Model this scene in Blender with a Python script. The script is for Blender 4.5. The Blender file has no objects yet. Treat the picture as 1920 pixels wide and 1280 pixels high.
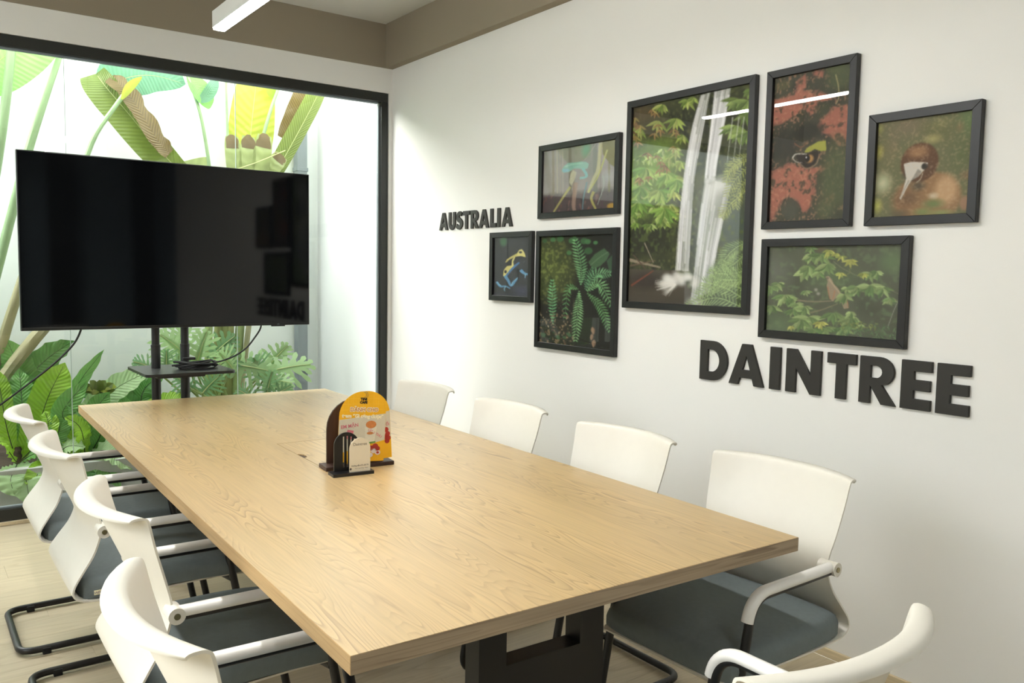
import bpy, bmesh, math, random
import numpy as np
from mathutils import Vector, Matrix

random.seed(7)
RNG = np.random.RandomState(11)
scn = bpy.context.scene
COL = scn.collection
PI = math.pi

# ------------------------------------------------------------------ camera
CAM_Z = 1.4277
F_PX = 1574.88
YAW, PITCH, ROLL = 0.6335, 0.0817, 0.0175


def cam_axes():
    cy, sy, cp, sp = math.cos(YAW), math.sin(YAW), math.cos(PITCH), math.sin(PITCH)
    f = Vector((sy * cp, cy * cp, -sp))
    r = Vector((cy, -sy, 0))
    u = r.cross(f)
    c, s = math.cos(ROLL), math.sin(ROLL)
    return c * r + s * u, -s * r + c * u, f


AX_R, AX_U, AX_F = cam_axes()
cam_data = bpy.data.cameras.new('camera')
cam_data.sensor_width = 36.0
cam_data.lens = F_PX / 1920.0 * 36.0
cam_data.clip_start = 0.02
cam = bpy.data.objects.new('camera', cam_data)
COL.objects.link(cam)
M = Matrix.Identity(4)
for i in range(3):
    M[i][0], M[i][1], M[i][2] = AX_R[i], AX_U[i], -AX_F[i]
M[2][3] = CAM_Z
cam.matrix_world = M
scn.camera = cam


def at(px, py, y):
    """point of the place seen at a photograph pixel, on the plane at depth y"""
    d = AX_R * (px - 960) + AX_U * (640 - py) + AX_F * F_PX
    return Vector((0, 0, CAM_Z)) + d * (y / d.y)


# ------------------------------------------------------------------ world, lights, exposure
world = bpy.data.worlds.new('overcast_sky')
scn.world = world
world.use_nodes = True
wn = world.node_tree.nodes
wn['Background'].inputs['Color'].default_value = (0.93, 0.97, 1.0, 1)
wn['Background'].inputs['Strength'].default_value = 3.9

sun_d = bpy.data.lights.new('hazy_sun', 'SUN')
sun_d.energy = 13.0
sun_d.angle = math.radians(60)
sun_d.color = (1.0, 0.98, 0.94)
sun = bpy.data.objects.new('hazy_sun', sun_d)
COL.objects.link(sun)
sun.rotation_euler = Vector((0.75, -0.78, -0.9)).to_track_quat('-Z', 'Y').to_euler()
sun.location = (0, 6, 8)

LAMP_STRENGTH = 66.0
scn.view_settings.view_transform = 'Standard'
scn.view_settings.look = 'None'
scn.view_settings.gamma = 1.0
scn.view_settings.use_curve_mapping = False
scn.view_settings.exposure = 0.46
scn.cycles.use_denoising = True
scn.cycles.max_bounces = 8
scn.cycles.diffuse_bounces = 4
scn.cycles.transparent_max_bounces = 24
scn.cycles.sample_clamp_indirect = 6.0
scn.cycles.caustics_reflective = False
scn.cycles.caustics_refractive = False


# ------------------------------------------------------------------ materials
def lin(c):
    return tuple((x / 255 / 12.92) if x / 255 <= 0.04045 else ((x / 255 + 0.055) / 1.055) ** 2.4 for x in c)


MATS = {}


def mat(name, rgb, rough=0.5, metal=0.0, var=0.06, scale=20.0, bump=0.0, bscale=200.0, spec=0.5, trans=0.0, stretch=None, coat=0.0):
    if name in MATS:
        return MATS[name]
    m = bpy.data.materials.new(name)
    m.use_nodes = True
    nt = m.node_tree
    n, l = nt.nodes, nt.links
    b = n['Principled BSDF']
    c = lin(rgb)
    tc = n.new('ShaderNodeTexCoord')
    mp = n.new('ShaderNodeMapping')
    l.new(tc.outputs['Object'], mp.inputs['Vector'])
    if stretch:
        mp.inputs['Scale'].default_value = stretch
    nz = n.new('ShaderNodeTexNoise')
    nz.inputs['Scale'].default_value = scale
    nz.inputs['Detail'].default_value = 4
    l.new(mp.outputs['Vector'], nz.inputs['Vector'])
    mx = n.new('ShaderNodeMixRGB')
    mx.inputs[1].default_value = (*[x * (1 - var) for x in c], 1)
    mx.inputs[2].default_value = (*[min(1, x * (1 + var)) for x in c], 1)
    l.new(nz.outputs['Fac'], mx.inputs[0])
    l.new(mx.outputs[0], b.inputs['Base Color'])
    b.inputs['Roughness'].default_value = rough
    b.inputs['Metallic'].default_value = metal
    b.inputs['Specular IOR Level'].default_value = spec
    b.inputs['Coat Weight'].default_value = coat
    if bump > 0:
        bn = n.new('ShaderNodeTexNoise')
        bn.inputs['Scale'].default_value = bscale
        bn.inputs['Detail'].default_value = 3
        l.new(tc.outputs['Object'], bn.inputs['Vector'])
        bp = n.new('ShaderNodeBump')
        bp.inputs['Strength'].default_value = bump
        bp.inputs['Distance'].default_value = 0.002
        l.new(bn.outputs['Fac'], bp.inputs['Height'])
        l.new(bp.outputs['Normal'], b.inputs['Normal'])
    if trans > 0:
        out = n['Material Output']
        tr = n.new('ShaderNodeBsdfTranslucent')
        l.new(mx.outputs[0], tr.inputs['Color'])
        ms = n.new('ShaderNodeMixShader')
        ms.inputs[0].default_value = trans
        l.new(b.outputs[0], ms.inputs[1])
        l.new(tr.outputs[0], ms.inputs[2])
        l.new(ms.outputs[0], out.inputs['Surface'])
    MATS[name] = m
    return m


def wood(name, light, dark, rough=0.4, axis='y', period=16.0, line=0.5, spec=0.4, cross=3.2, long=0.55, coat=0.0):
    """oak grain running along an axis: stretched cathedral figure plus fine pores"""
    if name in MATS:
        return MATS[name]
    m = bpy.data.materials.new(name)
    m.use_nodes = True
    nt = m.node_tree
    n, l = nt.nodes, nt.links
    b = n['Principled BSDF']
    tc = n.new('ShaderNodeTexCoord')
    geo = n.new('ShaderNodeObjectInfo')
    add = n.new('ShaderNodeVectorMath')
    sc = n.new('ShaderNodeVectorMath')
    sc.operation = 'SCALE'
    sc.inputs[0].default_value = (3.1, 7.7, 5.3)
    l.new(geo.outputs['Random'], sc.inputs['Scale'])
    l.new(tc.outputs['Object'], add.inputs[0])
    l.new(sc.outputs[0], add.inputs[1])
    mp = n.new('ShaderNodeMapping')
    s_long, s_cross = long, cross
    mp.inputs['Scale'].default_value = {'y': (s_cross, s_long, s_cross), 'x': (s_long, s_cross, s_cross), 'z': (s_cross, s_cross, s_long)}[axis]
    l.new(add.outputs[0], mp.inputs['Vector'])
    nz = n.new('ShaderNodeTexNoise')
    nz.inputs['Scale'].default_value = 1.5
    nz.inputs['Detail'].default_value = 2.0
    nz.inputs['Roughness'].default_value = 0.45
    l.new(mp.outputs[0], nz.inputs['Vector'])
    mul = n.new('ShaderNodeMath')
    mul.operation = 'MULTIPLY'
    mul.inputs[1].default_value = period
    l.new(nz.outputs['Fac'], mul.inputs[0])
    fr = n.new('ShaderNodeMath')
    fr.operation = 'FRACT'
    l.new(mul.outputs[0], fr.inputs[0])
    ramp = n.new('ShaderNodeValToRGB')
    e = ramp.color_ramp.elements
    e[0].position, e[0].color = 0.0, (*lin(light), 1)
    e[1].position, e[1].color = 1.0, (*lin(light), 1)
    x = e.new(0.62)
    x.color = (*[a * (1 - line * .3) + c * line * .3 for a, c in zip(lin(light), lin(dark))], 1)
    x = e.new(0.9)
    x.color = (*[a * (1 - line) + c * line for a, c in zip(lin(light), lin(dark))], 1)
    l.new(fr.outputs[0], ramp.inputs[0])
    nzm = n.new('ShaderNodeTexNoise')
    nzm.inputs['Scale'].default_value = 2.2
    nzm.inputs['Detail'].default_value = 3
    l.new(mp.outputs[0], nzm.inputs['Vector'])
    rm = n.new('ShaderNodeMapRange')
    rm.inputs['From Min'].default_value = 0.38
    rm.inputs['From Max'].default_value = 0.66
    l.new(nzm.outputs['Fac'], rm.inputs['Value'])
    mxl = n.new('ShaderNodeMixRGB')
    mxl.inputs[1].default_value = (*[a * (1 - line * .18) + c * line * .18 for a, c in zip(lin(light), lin(dark))], 1)
    l.new(rm.outputs[0], mxl.inputs[0])
    l.new(ramp.outputs[0], mxl.inputs[2])
    mp2 = n.new('ShaderNodeMapping')
    sl, sx = 4.0, 140.0
    mp2.inputs['Scale'].default_value = {'y': (sx, sl, sx), 'x': (sl, sx, sx), 'z': (sx, sx, sl)}[axis]
    l.new(add.outputs[0], mp2.inputs['Vector'])
    nz2 = n.new('ShaderNodeTexNoise')
    nz2.inputs['Scale'].default_value = 1.0
    nz2.inputs['Detail'].default_value = 3
    l.new(mp2.outputs[0], nz2.inputs['Vector'])
    r2 = n.new('ShaderNodeMapRange')
    r2.inputs['From Min'].default_value = 0.3
    r2.inputs['From Max'].default_value = 0.7
    r2.inputs['To Min'].default_value = 0.9
    r2.inputs['To Max'].default_value = 1.06
    l.new(nz2.outputs['Fac'], r2.inputs['Value'])
    nz3 = n.new('ShaderNodeTexNoise')
    nz3.inputs['Scale'].default_value = 1.3
    l.new(mp.outputs[0], nz3.inputs['Vector'])
    r3 = n.new('ShaderNodeMapRange')
    r3.inputs['From Min'].default_value = 0.3
    r3.inputs['From Max'].default_value = 0.7
    r3.inputs['To Min'].default_value = 0.93
    r3.inputs['To Max'].default_value = 1.05
    l.new(nz3.outputs['Fac'], r3.inputs['Value'])
    mm = n.new('ShaderNodeMath')
    mm.operation = 'MULTIPLY'
    l.new(r2.outputs[0], mm.inputs[0])
    l.new(r3.outputs[0], mm.inputs[1])
    vm = n.new('ShaderNodeVectorMath')
    vm.operation = 'SCALE'
    l.new(mxl.outputs[0], vm.inputs[0])
    l.new(mm.outputs[0], vm.inputs['Scale'])
    l.new(vm.outputs[0], b.inputs['Base Color'])
    b.inputs['Roughness'].default_value = rough
    b.inputs['Specular IOR Level'].default_value = spec
    b.inputs['Coat Weight'].default_value = coat
    b.inputs['Coat Roughness'].default_value = 0.28
    MATS[name] = m
    return m


def glass(name, tint=(1, 1, 1), f0=0.04):
    m = bpy.data.materials.new(name)
    m.use_nodes = True
    nt = m.node_tree
    n, l = nt.nodes, nt.links
    n.remove(n['Principled BSDF'])
    lw = n.new('ShaderNodeLayerWeight')
    lw.inputs['Blend'].default_value = 0.5
    pw = n.new('ShaderNodeMath')
    pw.operation = 'POWER'
    pw.inputs[1].default_value = 5
    l.new(lw.outputs['Facing'], pw.inputs[0])
    ma = n.new('ShaderNodeMath')
    ma.operation = 'MULTIPLY_ADD'
    ma.inputs[1].default_value = 1 - f0
    ma.inputs[2].default_value = f0
    l.new(pw.outputs[0], ma.inputs[0])
    tr = n.new('ShaderNodeBsdfTransparent')
    tr.inputs['Color'].default_value = (*tint, 1)
    gl = n.new('ShaderNodeBsdfGlossy')
    gl.inputs['Roughness'].default_value = 0.0
    ms = n.new('ShaderNodeMixShader')
    l.new(ma.outputs[0], ms.inputs[0])
    l.new(tr.outputs[0], ms.inputs[1])
    l.new(gl.outputs[0], ms.inputs[2])
    l.new(ms.outputs[0], n['Material Output'].inputs['Surface'])
    MATS[name] = m
    return m


def emit(name, rgb, strength):
    m = bpy.data.materials.new(name)
    m.use_nodes = True
    b = m.node_tree.nodes['Principled BSDF']
    b.inputs['Base Color'].default_value = (0.9, 0.9, 0.9, 1)
    b.inputs['Emission Color'].default_value = (*rgb, 1)
    b.inputs['Emission Strength'].default_value = strength
    MATS[name] = m
    return m


def print_mat(name):
    m = bpy.data.materials.new(name)
    m.use_nodes = True
    nt = m.node_tree
    b = nt.nodes['Principled BSDF']
    a = nt.nodes.new('ShaderNodeVertexColor')
    a.layer_name = 'ink'
    nt.links.new(a.outputs['Color'], b.inputs['Base Color'])
    b.inputs['Roughness'].default_value = 0.6
    b.inputs['Specular IOR Level'].default_value = 0.2
    MATS[name] = m
    return m


mat('wall_paint', (238, 237, 233), 0.85, var=0.015, scale=3, bump=0.08, bscale=160, spec=0.2)
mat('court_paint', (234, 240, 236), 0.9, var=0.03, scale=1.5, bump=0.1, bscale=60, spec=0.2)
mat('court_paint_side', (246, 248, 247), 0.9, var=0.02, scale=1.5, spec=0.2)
mat('silicone', (176, 190, 184), 0.4)
mat('beam_paint', (150, 140, 123), 0.85, var=0.03, scale=3, bump=0.08, bscale=120, spec=0.2)
mat('ceiling_paint', (214, 213, 208), 0.9, var=0.03, scale=2, bump=0.08, bscale=120, spec=0.2)
mat('aluminium_dark', (46, 48, 46), 0.38, metal=0.3, var=0.05, scale=8)
mat('gasket', (22, 24, 24), 0.6, var=0.05)
glass('window_glass', (0.99, 1.0, 0.995), 0.035)
glass('picture_glass', (1, 1, 1), 0.022)
mat('white_plastic', (226, 222, 211), 0.38, var=0.02, scale=30, bump=0.03, bscale=600)
mat('white_arm', (242, 240, 236), 0.3, var=0.02, scale=30)
mat('seat_fabric', (114, 123, 125), 0.85, var=0.1, scale=60, bump=0.35, bscale=900, spec=0.25)
mat('black_steel', (22, 22, 23), 0.38, var=0.08, scale=20)
mat('black_rubber', (14, 14, 14), 0.7, var=0.1)
mat('steel_screw', (150, 140, 105), 0.3, metal=0.9, var=0.1, scale=80)
wood('table_oak', (208, 178, 126), (150, 114, 66), rough=0.45, axis='y', period=30, line=0.95, cross=5.5, long=.6, spec=0.8, coat=0.7)
wood('table_edge_oak', (172, 152, 126), (122, 102, 78), rough=0.5, axis='x', period=8, line=0.8, cross=22, long=.8)
wood('table_side_oak', (196, 164, 118), (150, 120, 82), rough=0.5, axis='y', period=8, line=0.7, cross=22, long=.8)
wood('floor_oak', (196, 183, 156), (156, 136, 104), rough=0.42, axis='x', period=12, line=0.45)
wood('trim_oak', (222, 205, 170), (190, 165, 125), rough=0.5, axis='y', period=12, line=0.3)
wood('walnut', (76, 54, 45), (42, 28, 22), rough=0.45, axis='z', period=14, line=0.8)
mat('screen_black', (7, 8, 10), 0.05, var=0.02, spec=0.4)
mat('back_panel', (112, 128, 136), 0.6, var=0.05, scale=2)
mat('bezel_black', (16, 16, 17), 0.3, var=0.05)
mat('frame_black', (15, 15, 15), 0.42, var=0.12, scale=40)
mat('letter_black', (40, 38, 34), 0.6, var=0.08, scale=30)
mat('board_back', (90, 80, 70), 0.8)
mat('card_yellow', (246, 186, 28), 0.5, var=0.05, scale=150)
mat('card_grid', (250, 200, 60), 0.5, var=0.03)
mat('card_cream', (214, 207, 186), 0.5, var=0.04, scale=60)
mat('ink_black', (30, 24, 20), 0.6)
mat('ink_brown', (84, 72, 60), 0.6)
mat('ink_white', (250, 240, 205), 0.5)
mat('ink_pink', (214, 120, 130), 0.6)
mat('ink_red', (178, 52, 44), 0.5, var=0.25, scale=120)
mat('ink_green', (110, 150, 70), 0.6, var=0.2, scale=150)
mat('ink_blue', (40, 52, 130), 0.6)
mat('fruit_white', (240, 226, 220), 0.5, var=0.1, scale=150)
mat('drink_amber', (206, 130, 70), 0.5, var=0.3, scale=150)
mat('drink_pale', (226, 220, 200), 0.5, var=0.1, scale=120)
mat('plaque_cream', (232, 222, 200), 0.45, var=0.03, scale=40)
mat('lamp_housing', (225, 224, 220), 0.4, var=0.02)
emit('lamp_diffuser', (1.0, 0.985, 0.95), LAMP_STRENGTH)
mat('concrete', (176, 178, 170), 0.9, var=0.12, scale=12, bump=0.3, bscale=80)
mat('pipe_grey', (132, 142, 146), 0.6, var=0.04, scale=6)
mat('soil', (74, 62, 50), 0.95, var=0.4, scale=40, bump=0.8, bscale=60)
mat('ground_stone', (190, 190, 184), 0.9, var=0.15, scale=6)


# ------------------------------------------------------------------ mesh builder
class MB:
    def __init__(self):
        self.v, self.f = [], []

    def add(self, vs, fs):
        o = len(self.v)
        self.v += [tuple(x) for x in vs]
        self.f += [tuple(i + o for i in q) for q in fs]
        return self

    def box(self, x0, x1, y0, y1, z0, z1, bev=0.0, seg=2):
        if bev <= 0:
            vs = [(x, y, z) for z in (z0, z1) for y in (y0, y1) for x in (x0, x1)]
            return self.add(vs, [(0, 2, 3, 1), (4, 5, 7, 6), (0, 1, 5, 4), (2, 6, 7, 3), (0, 4, 6, 2), (1, 3, 7, 5)])
        bm = bmesh.new()
        bmesh.ops.create_cube(bm, size=1)
        for v in bm.verts:
            v.co = Vector(((x0 + x1) / 2 + v.co.x * (x1 - x0), (y0 + y1) / 2 + v.co.y * (y1 - y0), (z0 + z1) / 2 + v.co.z * (z1 - z0)))
        bmesh.ops.bevel(bm, geom=list(bm.edges), offset=bev, segments=seg, affect='EDGES', profile=0.6)
        return self.bm(bm)

    def bm(self, bm):
        bm.verts.index_update()
        self.add([v.co for v in bm.verts], [[v.index for v in f.verts] for f in bm.faces])
        bm.free()
        return self

    def tube(self, path, r, seg=10, caps=True, up=None, sx=1.0, sy=1.0):
        pts = [Vector(p) for p in path]
        n = len(pts)
        rs = r if isinstance(r, (list, tuple)) else [r] * n
        tang = []
        for i in range(n):
            a = pts[min(i + 1, n - 1)] - pts[max(i - 1, 0)]
            tang.append(a.normalized() if a.length > 1e-9 else Vector((0, 0, 1)))
        nrm = Vector(up) if up else (Vector((0, 0, 1)) if abs(tang[0].z) < 0.9 else Vector((1, 0, 0)))
        vs, fs = [], []
        for i in range(n):
            t = tang[i]
            nrm = (nrm - t * nrm.dot(t))
            nrm = nrm.normalized() if nrm.length > 1e-6 else t.orthogonal().normalized()
            bi = t.cross(nrm)
            for k in range(seg):
                a = 2 * PI * k / seg
                vs.append(pts[i] + (nrm * math.cos(a) * sy + bi * math.sin(a) * sx) * rs[i])
        for i in range(n - 1):
            for k in range(seg):
                a, b = i * seg + k, i * seg + (k + 1) % seg
                fs.append((a, b, b + seg, a + seg))
        if caps:
            fs.append(tuple(range(seg - 1, -1, -1)))
            fs.append(tuple(range((n - 1) * seg, n * seg)))
        return self.add(vs, fs)

    def prism(self, outline, t0, t1, frame=None, holes=()):
        """outline in (a,b), extruded from t0 to t1; frame(a,b,t) -> point"""
        frame = frame or (lambda a, b, t: (a, b, t))
        bm = bmesh.new()
        loops = [outline] + list(holes)
        edges = []
        for lp in loops:
            vs = [bm.verts.new((p[0], p[1], 0)) for p in lp]
            edges += [bm.edges.new((vs[i], vs[(i + 1) % len(vs)])) for i in range(len(vs))]
        if holes:
            bmesh.ops.triangle_fill(bm, use_beauty=True, use_dissolve=False, edges=edges)
        else:
            bm.faces.new(list(bm.verts))
        bm.normal_update()
        if bm.faces and sum(f.normal.z * f.calc_area() for f in bm.faces) < 0:
            bmesh.ops.reverse_faces(bm, faces=list(bm.faces))
        bm.verts.index_update()
        fl = [[v.index for v in f.verts] for f in bm.faces]
        vv = [(v.co.x, v.co.y) for v in bm.verts]
        be = [e for e in bm.edges if len(e.link_faces) == 1]
        side = []
        for e in be:
            f = e.link_faces[0]
            for lo in f.loops:
                if lo.edge == e:
                    side.append((lo.vert.index, lo.link_loop_next.vert.index))
        n = len(vv)
        vs = [frame(a, b, t0) for a, b in vv] + [frame(a, b, t1) for a, b in vv]
        fs = [tuple(reversed(q)) for q in fl] + [tuple(i + n for i in q) for q in fl] + [(a, b, b + n, a + n) for a, b in side]
        bm.free()
        return self.add(vs, fs)

    def grid(self, rows, closed=False):
        m, n = len(rows), len(rows[0])
        vs = [p for r in rows for p in r]
        fs = []
        for i in range(m - 1):
            for j in range(n - 1 + (1 if closed else 0)):
                a, b = i * n + j, i * n + (j + 1) % n
                fs.append((a, b, b + n, a + n))
        return self.add(vs, fs)

    def build(self, name, m, parent=None, smooth=False, loc=None, angle=40, fix=True):
        me = bpy.data.meshes.new(name)
        me.from_pydata(self.v, [], self.f)
        if fix:
            bm = bmesh.new()
            bm.from_mesh(me)
            bmesh.ops.recalc_face_normals(bm, faces=list(bm.faces))
            bm.to_mesh(me)
            bm.free()
        me.update()
        if smooth:
            for p in me.polygons:
                p.use_smooth = True
            if angle:
                me.set_sharp_from_angle(angle=math.radians(angle))
        o = bpy.data.objects.new(name, me)
        COL.objects.link(o)
        me.materials.append(MATS[m] if isinstance(m, str) else m)
        if parent:
            o.parent = parent
        if loc:
            o.location = loc
        return o


def tag(o, label=None, cat=None, group=None, kind=None):
    if label:
        o['label'] = label
    if cat:
        o['category'] = cat
    if group:
        o['group'] = group
    if kind:
        o['kind'] = kind
    return o


def thing(name, label, cat, loc=(0, 0, 0), rz=0.0, group=None):
    o = bpy.data.objects.new(name, None)
    o.empty_display_size = 0.1
    COL.objects.link(o)
    o.location = loc
    o.rotation_euler = (0, 0, rz)
    return tag(o, label, cat, group)


def struct(o):
    o['kind'] = 'structure'
    return o


def copy_tree(o, parent=None):
    c = o.copy()
    COL.objects.link(c)
    c.parent = parent
    for ch in list(o.children):
        copy_tree(ch, c)
    return c


def fillet(pts, r, seg=6):
    """round the corners of a polyline"""
    pts = [Vector(p) for p in pts]
    rr = r if isinstance(r, (list, tuple)) else [r] * len(pts)
    out = [pts[0]]
    for i in range(1, len(pts) - 1):
        a, b, c = pts[i - 1], pts[i], pts[i + 1]
        d1, d2 = (a - b).normalized(), (c - b).normalized()
        ang = d1.angle(d2)
        t = min(rr[i] / math.tan(ang / 2), (a - b).length * .49, (c - b).length * .49)
        p0, p1 = b + d1 * t, b + d2 * t
        for k in range(seg + 1):
            s = k / seg
            out.append(p0 * (1 - s) ** 2 + b * 2 * s * (1 - s) + p1 * s * s)
    out.append(pts[-1])
    return out


def catmull(pts, n):
    pts = [np.array(p, float) for p in pts]
    P = [2 * pts[0] - pts[1]] + pts + [2 * pts[-1] - pts[-2]]
    out = []
    segs = len(pts) - 1
    for k in range(n):
        s = k / (n - 1) * segs
        i = min(int(s), segs - 1)
        t = s - i
        a, b, c, d = P[i], P[i + 1], P[i + 2], P[i + 3]
        out.append(0.5 * (2 * b + (c - a) * t + (2 * a - 5 * b + 4 * c - d) * t * t + (3 * b - a - 3 * c + d) * t ** 3))
    return out


def arch(w, h, n=14, r=None):
    """outline of an arched plate, base at b=0, centred on a=0"""
    r = r if r is not None else w / 2
    pts = [(-w / 2, 0), (w / 2, 0)]
    for k in range(n + 1):
        a = PI * k / n
        ca, sa = math.cos(a), math.sin(a)
        pts.append(((w / 2 - r) * (1 if ca > 0 else -1) * (abs(ca) > 1e-6) + r * ca, h - r + r * sa))
    return pts


def rounded(w, d, r, n=5, cx=0, cy=0):
    out = []
    for q, (sx, sy) in enumerate(((1, 1), (-1, 1), (-1, -1), (1, -1))):
        for k in range(n + 1):
            a = PI / 2 * (q + k / n)
            out.append((cx + sx * (w / 2 - r) + r * math.cos(a), cy + sy * (d / 2 - r) + r * math.sin(a)))
    return out

# ------------------------------------------------------------------ the room
X0, X1, Y0, Y1, ZC = -1.9, 2.8, -1.6, 5.25, 3.09
WX0, WX1, WZ0, WZ1 = -1.1, 2.775, 0.02, 2.636     # window opening
YF0, YF1 = 5.262, 5.322                            # window frame depth

floor = struct(MB().box(X0, X1, Y0, 5.34, -0.12, -0.006).build('floor', 'concrete'))
pw_, pl_ = 0.192, 1.2
plank_me = None
row = 0
y = Y0
while y < 5.33:
    d = min(pw_, 5.335 - y)
    x = X0 - (row * 0.43 % pl_)
    while x < X1 - 0.01:
        a, b = max(x, X0), min(x + pl_, X1)
        if b - a > 0.02:
            full = (b - a > pl_ - 1e-4 and d > pw_ - 1e-4)
            if full and plank_me:
                o = bpy.data.objects.new('plank', plank_me)
                COL.objects.link(o)
                o.parent = floor
                o.location = (a, y, 0)
            else:
                o = MB().box(0.0004, b - a - 0.0004, 0.0004, d - 0.0004, -0.006, 0).build('plank', 'floor_oak', floor, loc=(a, y, 0))
                if full:
                    plank_me = o.data
        x += pl_
    y += pw_
    row += 1

T = 0.12
struct(MB().box(X1, X1 + T, Y0 - T, 5.34, 0, ZC).build('wall_right', 'wall_paint'))
LY0, LY1, LZ0, LZ1 = 0.9, 3.4, 1.25, 3.0          # opening of an unseen side window, added to let in fill daylight
wl = MB()
wl.box(X0 - T, X0, Y0 - T, LY0, 0, ZC)
wl.box(X0 - T, X0, LY1, 5.34, 0, ZC)
wl.box(X0 - T, X0, LY0, LY1, 0, LZ0)
wl.box(X0 - T, X0, LY0, LY1, LZ1, ZC)
struct(wl.build('wall_left', 'wall_paint'))
fill_win = struct(thing('fill_window', None, None, (X0 - 0.06, (LY0 + LY1) / 2, LZ0)))
for ya, yb, za, zb in ((LY0, LY1, LZ0, LZ0 + .05), (LY0, LY1, LZ1 - .05, LZ1), (LY0, LY0 + .05, LZ0 + .05, LZ1 - .05), (LY1 - .05, LY1, LZ0 + .05, LZ1 - .05), ((LY0 + LY1) / 2 - .025, (LY0 + LY1) / 2 + .025, LZ0 + .05, LZ1 - .05)):
    MB().box(-.03, .03, ya - (LY0 + LY1) / 2, yb - (LY0 + LY1) / 2, za - LZ0, zb - LZ0, bev=.003).build('window_frame', 'aluminium_dark', fill_win)
for k in (0, 1):
    a_ = -(LY1 - LY0) / 2 + .05 if k == 0 else .025
    MB().box(-.004, .004, a_, a_ + (LY1 - LY0) / 2 - .075, .05, LZ1 - LZ0 - .05).build('glass_pane', 'window_glass', fill_win)
struct(MB().box(-9, X0 - T, Y0 - T, 5.2, -0.2, -0.1).build('ground', 'ground_stone'))
struct(MB().box(X0, X1, Y0 - T, Y0, 0, ZC).build('wall_back', 'back_panel'))
wf = MB()
wf.box(X0, WX0, Y1, 5.34, 0, ZC)
wf.box(WX1, X1, Y1, 5.34, 0, ZC)
wf.box(WX0, WX1, Y1, 5.34, WZ1, ZC)
struct(wf.build('wall_front', 'wall_paint'))
struct(MB().box(X0 - T, X1 + T, Y0 - T, 5.34, ZC, ZC + 0.15).build('ceiling', 'ceiling_paint'))
struct(MB().box(2.742, X1, Y0, Y1, 2.80, ZC).build('trim_1', 'beam_paint'))          # beam along the picture wall
struct(MB().box(X0, 2.742, Y1 - 0.006, Y1, 2.80, ZC).build('trim_2', 'beam_paint'))  # painted beam above the window
struct(MB().box(2.788, X1, Y0, Y1, 0, 0.035, bev=0.003).build('baseboard_right', 'trim_oak'))
# dark columns and a glazed door on the wall behind the photographer
for k, (xx, xe) in enumerate(((1.0, 1.1), (1.41, 1.69), (2.3, 2.53))):
    struct(MB().box(xx, xe, Y0, Y0 + 0.1, 0, ZC, bev=0.004).build('trim_%d' % (k + 3), 'aluminium_dark'))

# the long window to the planted court
win = struct(thing('window_1', None, None, ((WX0 + WX1) / 2, (YF0 + YF1) / 2, WZ0)))
ox, oy, oz = win.location


def wpart(name, m, x0, x1, y0, y1, z0, z1, bev=0.003):
    return MB().box(x0 - ox, x1 - ox, y0 - oy, y1 - oy, z0 - oz, z1 - oz, bev=bev).build(name, m, win)


wpart('window_frame', 'aluminium_dark', WX0, WX1, YF0, YF1, 2.574, WZ1)
wpart('window_frame', 'aluminium_dark', WX0, WX1, YF0, YF1, WZ0, 0.088)
wpart('window_frame', 'aluminium_dark', WX1 - 0.052, WX1, YF0, YF1, 0.088, 2.574)
wpart('window_frame', 'aluminium_dark', WX0, WX0 + 0.05, YF0, YF1, 0.088, 2.574)
wpart('glazing_bead', 'pipe_grey', WX1 - 0.064, WX1 - 0.052, 5.285, 5.31, 0.098, 2.562, 0.002)
wpart('glazing_bead', 'pipe_grey', WX0 + 0.05, WX1 - 0.064, 5.285, 5.31, 2.562, 2.574, 0.002)
wpart('glazing_bead', 'pipe_grey', WX0 + 0.05, WX1 - 0.064, 5.285, 5.31, 0.088, 0.098, 0.002)
gx = [WX0 + 0.05, 0.79, 1.735, WX1 - 0.064]
for a, b in zip(gx, gx[1:]):
    wpart('glass_pane', 'window_glass', a + 0.001, b - 0.001, 5.294, 5.302, 0.098, 2.562, 0)
for a in gx[1:-1]:
    wpart('silicone_joint', 'silicone', a - 0.0014, a + 0.0014, 5.293, 5.303, 0.098, 2.562, 0)
struct(MB().box(WX0, WX1, 5.252, YF0, 0, 0.018, bev=0.002).build('trim_6', 'trim_oak'))

struct(MB().box(-2.75, X1 + 0.15, 5.22, 5.34, ZC + 0.15, 7.0).build('wall_sky_block', 'court_paint'))  # unseen wall added above the room, blocks low sky to even the court light
# the court outside: walls, ground and planting bed
CY = 6.52
struct(MB().box(-2.6, 3.0, CY, CY + 0.15, -0.1, 3.05).build('wall_court_back', 'court_paint'))
struct(MB().box(X1, X1 + 0.15, 5.34, CY, -0.1, 3.7).build('wall_court_right', 'court_paint_side'))
struct(MB().box(-2.75, -2.6, 5.34, CY + 0.15, -0.1, 3.4).build('wall_court_left', 'court_paint_side'))
struct(MB().box(-2.6, X1, 5.34, CY, -0.1, 0.0).build('ground', 'ground_stone'))
struct(MB().box(-2.6, 0.72, CY - 0.012, CY, 0.2, 1.9, bev=0.004).build('trim_7', 'court_paint'))
bed = thing('planting_bed', 'low concrete kerb holding the soil of the planting bed', 'planter', (0, 5.5, 0))
MB().box(-2.6, 2.3, 0.0, 0.07, 0, 0.25, bev=0.006).build('kerb', 'concrete', bed)
rows = []
for i in range(13):
    rows.append([(-2.6 + 4.9 * j / 60, 0.07 + 0.93 * i / 12, 0.21 + 0.02 * math.sin(j * 1.7 + i) + 0.03 * RNG.rand()) for j in range(61)])
tag(MB().grid(rows).build('soil', 'soil', bed, smooth=True, fix=False), kind='stuff')
pipe = thing('downpipe', 'grey square rain pipe in the corner of the court', 'pipe', (2.635, CY - 0.045, 0))
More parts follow.
